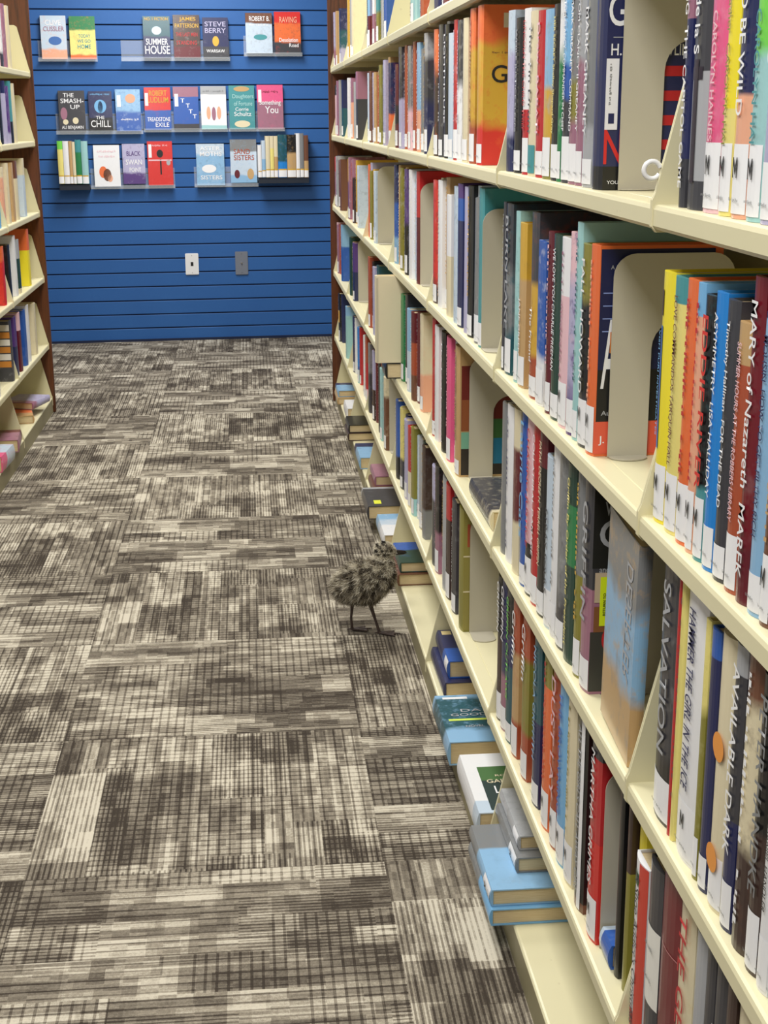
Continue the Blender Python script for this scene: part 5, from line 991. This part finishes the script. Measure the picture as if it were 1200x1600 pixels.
spines([402, 408, 414, 421, 427, 433, 447, 461, 467, 473, 480][:11], [227, 220, 213, 213, 213, 211, 211, 209, 209, 212], 277, [('white', {}), ('paleblue', dict(b=('lightblue', .5))), ('cream', {}), ('paleyellow', dict(t=('cream', .3))), ('tan', dict(t=('cream', .5))), ('darkteal', dict(b=('brightblue', .4), n=.2)), ('black', dict(b=('tan', .6), n=.2)), ('white', {}), ('grey', {}), ('brown', dict(b=('tan', .4)))], 'right')
def plate(x0, y0, x1, y1, col, face, label, port):
    u0, z1_ = W(x0, y0); u1, z0_ = W(x1, y1); wd, h = u1-u0, z1_-z0_
    t = wall_item('wall_plate', (u0+u1)/2, 0, z0_); tag(t, label, 'wall plate', 'electrical plates on the blue wall')
    bm = bmesh.new(); box(bm, -wd/2, wd/2, -.008, 0, 0, h, bev=.003); mesh_obj('cover_plate', bm, mat(face, col, .35), t)
    bm = bmesh.new()
    if port == 'jack': box(bm, -wd*.1, wd*.1, -.0095, -.007, h*.42, h*.6); mesh_obj('jack_opening', bm, mat('jack_black', (20, 20, 22), .5), t)
    else:
        bmesh.ops.create_cone(bm, cap_ends=True, radius1=.006, radius2=.005, depth=.008, segments=16, matrix=Matrix.Translation((0, -.011, h*.52)) @ Matrix.Rotation(math.pi/2, 4, 'X')); mesh_obj('coax_socket', bm, mat('nickel', (200, 200, 205), .3, 1), t)
    for zz in (.1, .9):
        bm = bmesh.new(); bmesh.ops.create_cone(bm, cap_ends=True, radius1=.003, radius2=.0025, depth=.0015, segments=12, matrix=Matrix.Translation((0, -.0085, h*zz)) @ Matrix.Rotation(math.pi/2, 4, 'X')); mesh_obj('screw', bm, mat('screw_'+face, tuple(int(c*.8) for c in col), .4), t)
plate(289, 396, 311, 429, (240, 240, 240), 'white_plate', 'white wall plate with a black jack low on the blue wall', 'jack')
plate(367, 393, 388, 429, (120, 126, 138), 'grey_plate', 'grey wall plate with a round socket low on the blue wall', 'coax')

# ------------------------------------------------------------ the gull chick
def chick():
    root = empty('gull_chick', (-.12, 3.63, 0)); rx, ry = -.12, 3.63
    tag(root, 'fluffy grey speckled gull chick standing on the carpet facing the bookshelf', 'bird')
    bm = bmesh.new()
    def ell(c, r, rot=0, ry_=None):
        M = Matrix.Translation((c[0]-rx, c[1]-ry, c[2])) @ Matrix.Rotation(rot, 4, 'Y') @ Matrix.Diagonal((*r, 1))
        bmesh.ops.create_uvsphere(bm, u_segments=24, v_segments=16, radius=1, matrix=M)
    def tube(pts):
        for i in range(len(pts)-1):
            (a, ra), (b, rb) = pts[i], pts[i+1]; a, b = Vector(a), Vector(b); n = max(2, int((b-a).length/.0025))
            for j in range(n+1):
                f = j/n; p = a.lerp(b, f); bmesh.ops.create_icosphere(bm, subdivisions=1, radius=ra+(rb-ra)*f, matrix=Matrix.Translation((p.x-rx, p.y-ry, p.z)))
    ell((-.122, 3.63, .148), (.066, .05, .052), -.12)
    ell((-.165, 3.63, .138), (.035, .036, .036))
    ell((-.085, 3.63, .168), (.042, .042, .046))
    ell((-.072, 3.63, .20), (.026, .026, .034), .2)
    ell((-.066, 3.63, .236), (.028, .0225, .022), .1)
    ell((-.05, 3.63, .231), (.018, .014, .013), .1)
    yl, yr = 3.648, 3.612
    tube([((-.135, yl, .11), .013), ((-.153, yl, .078), .006), ((-.157, yl, .04), .0042), ((-.155, yl, .008), .0048)])
    tube([((-.105, yr, .11), .014), ((-.105, yr, .082), .0065), ((-.094, yr, .045), .0044), ((-.083, yr, .008), .005)])
    for fx, fy, rot in ((-.155, yl, .15), (-.083, yr, -.05)):
        for a, L in ((-.42, .046), (0, .056), (.42, .046)):
            a += rot; tube([((fx, fy, .006), .0042), ((fx+L*.6*math.cos(a), fy+L*.6*math.sin(a), .0045), .0036), ((fx+L*math.cos(a), fy+L*math.sin(a), .003), .0024)])
        tube([((fx, fy, .007), .0035), ((fx-.012, fy, .006), .002)])
        # webs
        pa = [Vector((fx+.004, fy, .005))]+[Vector((fx+L*.86*math.cos(a+rot), fy+L*.86*math.sin(a+rot), .0035)) for a, L in ((-.42, .046), (0, .05), (.42, .046))]
        for i in (1, 2):
            for s_ in range(9):
                for q_ in range(9-s_):
                    p = pa[0]+(pa[i]-pa[0])*(s_/8)+(pa[i+1]-pa[0])*(q_/8)
                    if (s_+q_) <= 8: bmesh.ops.create_icosphere(bm, subdivisions=1, radius=.0022, matrix=Matrix.Translation((p.x-rx, p.y-ry, p.z-.0008)))
    me = D.meshes.new('body'); bm.to_mesh(me); bm.free()
    o = D.objects.new('body', me); link(o, root)
    md = o.modifiers.new('r', 'REMESH'); md.mode = 'VOXEL'; md.voxel_size = .0016; md.use_smooth_shade = True
    sm = o.modifiers.new('s', 'SMOOTH'); sm.factor = .5; sm.iterations = 4
    bpy.context.view_layer.update()
    dg = bpy.context.evaluated_depsgraph_get(); me2 = D.meshes.new_from_object(o.evaluated_get(dg)); o.modifiers.clear(); o.data = me2
    for p in me2.polygons: p.use_smooth = True
    k = NT('chick_skin_and_down'); tc = k.n('ShaderNodeTexCoord').outputs['Object']; sp = k.n('ShaderNodeSeparateXYZ'); k.set(sp.inputs[0], tc)
    isleg = k.math('LESS_THAN', sp.outputs[2], .088)
    n = k.noise(tc, 45, 4, .7); n2 = k.noise(tc, 120, 3, .6)
    down = k.ramp(n, [(.35, (66, 58, 48)), (.5, (128, 118, 100)), (.68, (172, 162, 140))])
    leg = k.mix(n2, (*rgb((44, 34, 30)), 1), (*rgb((84, 68, 62)), 1))
    k.set(k.b.inputs['Base Color'], k.mix(isleg, down, leg)); k.b.inputs['Roughness'].default_value = .7
    me2.materials.clear(); me2.materials.append(k.m)
    # beak
    def loft(rings, name, m_):
        bm = bmesh.new(); prev = None
        for (x, z, ry_, rz_) in rings:
            cur = [bm.verts.new((x-rx, ry_*math.cos(2*math.pi*j/12), z+rz_*math.sin(2*math.pi*j/12))) for j in range(12)]
            if prev:
                for j in range(12): bm.faces.new((prev[j], prev[(j+1) % 12], cur[(j+1) % 12], cur[j]))
            prev = cur
        bm.faces.new(prev); bmesh.ops.recalc_face_normals(bm, faces=bm.faces[:]); return mesh_obj(name, bm, m_, root, True)
    hm = mat('beak_horn', (40, 34, 34), .3)
    loft([(-.04, .231, .0085, .006), (-.03, .2305, .0065, .0048), (-.018, .2295, .0048, .0042), (-.01, .228, .004, .0038), (-.006, .2255, .0018, .0022)], 'upper_bill', hm)
    loft([(-.04, .2235, .0075, .0035), (-.028, .2235, .0055, .003), (-.014, .224, .0038, .0028), (-.009, .2245, .0016, .0014)], 'lower_bill', hm)
    for s_ in (-1, 1):
        bm = bmesh.new(); bmesh.ops.create_uvsphere(bm, u_segments=16, v_segments=10, radius=.0042, matrix=Matrix.Translation((-.052-rx, s_*.0152, .2375)))
        mesh_obj('eye', bm, mat('eye_black', (10, 9, 9), .08, 0, 1), root, True)
    # down: fine tapered fibres rooted on the body
    r = random.Random(5); bm = bmesh.new(); polys = [p for p in me2.polygons]
    vs = me2.vertices
    from mathutils import noise as mn
    tot = 0; acc = []
    for p in polys:
        if p.center.z > .092: tot += p.area; acc.append((tot, p))
    import bisect; keys = [a for a, _ in acc]
    heads = [(-.078, .247), (-.07, .255), (-.088, .237), (-.093, .224), (-.062, .25), (-.073, .239), (-.06, .241), (-.082, .228), (-.055, .246), (-.068, .228), (-.05, .238), (-.066, .2585), (-.057, .2285), (-.084, .25)]
    def fibre(b, d, L, w_, mi, bend):
        side = d.cross(Vector((r.uniform(-1, 1), r.uniform(-1, 1), r.uniform(-1, 1)))).normalized()*w_
        m_ = b+d*L*.55; e = b+d*L*.9+bend*L*.5
        v = [bm.verts.new(q) for q in (b-side, b+side, m_+side*.8, m_-side*.8, e)]
        f1 = bm.faces.new((v[0], v[1], v[2], v[3])); f2 = bm.faces.new((v[3], v[2], v[4])); f1.material_index = f2.material_index = mi
    for i in range(26000):
        p = acc[bisect.bisect_left(keys, r.random()*tot)][1]
        ids = p.vertices; a, b, c = (vs[ids[j]].co for j in (0, 1, 2)); s1, s2 = r.random(), r.random()
        pos = a+(b-a)*s1+(c-b)*s2*s1
        nrm = p.normal; X, Z = pos.x+rx, pos.z
        if X > -.034 and Z > .215: continue
        hd = max(0, min(1, (Z-.2)/.02))
        L = (.019*(1-hd)+.0058*hd)*r.uniform(.6, 1.25)
        d = (nrm+Vector((-.55, 0, -.35 if hd < .5 else 0))*(.6)+Vector((r.gauss(0, .35), r.gauss(0, .35), r.gauss(0, .35)))).normalized()
        bend = Vector((-.4+r.gauss(0, .4), r.gauss(0, .4), -.3+r.gauss(0, .4)))
        v_ = mn.noise(Vector((X*75, pos.y*75, Z*75)))*1.2+r.gauss(0, .14)
        if hd > .5:
            dark = any((X-hx)**2+(Z-hz)**2 < .0042**2 for hx, hz in heads); mi = 3 if dark else 2
        else: mi = 0 if v_ < -.17 else (1 if v_ < .17 else 2)
        if hd < .5 and pos.z < .115: mi = 0 if r.random() < .4 else 1
        fibre(pos-nrm*.001, d, L, .00055, mi, bend)
    ms = [mat('down_dark', (66, 57, 46), .9), mat('down_grey', (156, 145, 124), .9), mat('down_pale', (222, 214, 194), .9), mat('down_black', (26, 22, 20), .9)]
    dn = mesh_obj('down', bm, ms, root)
    return root
chick()
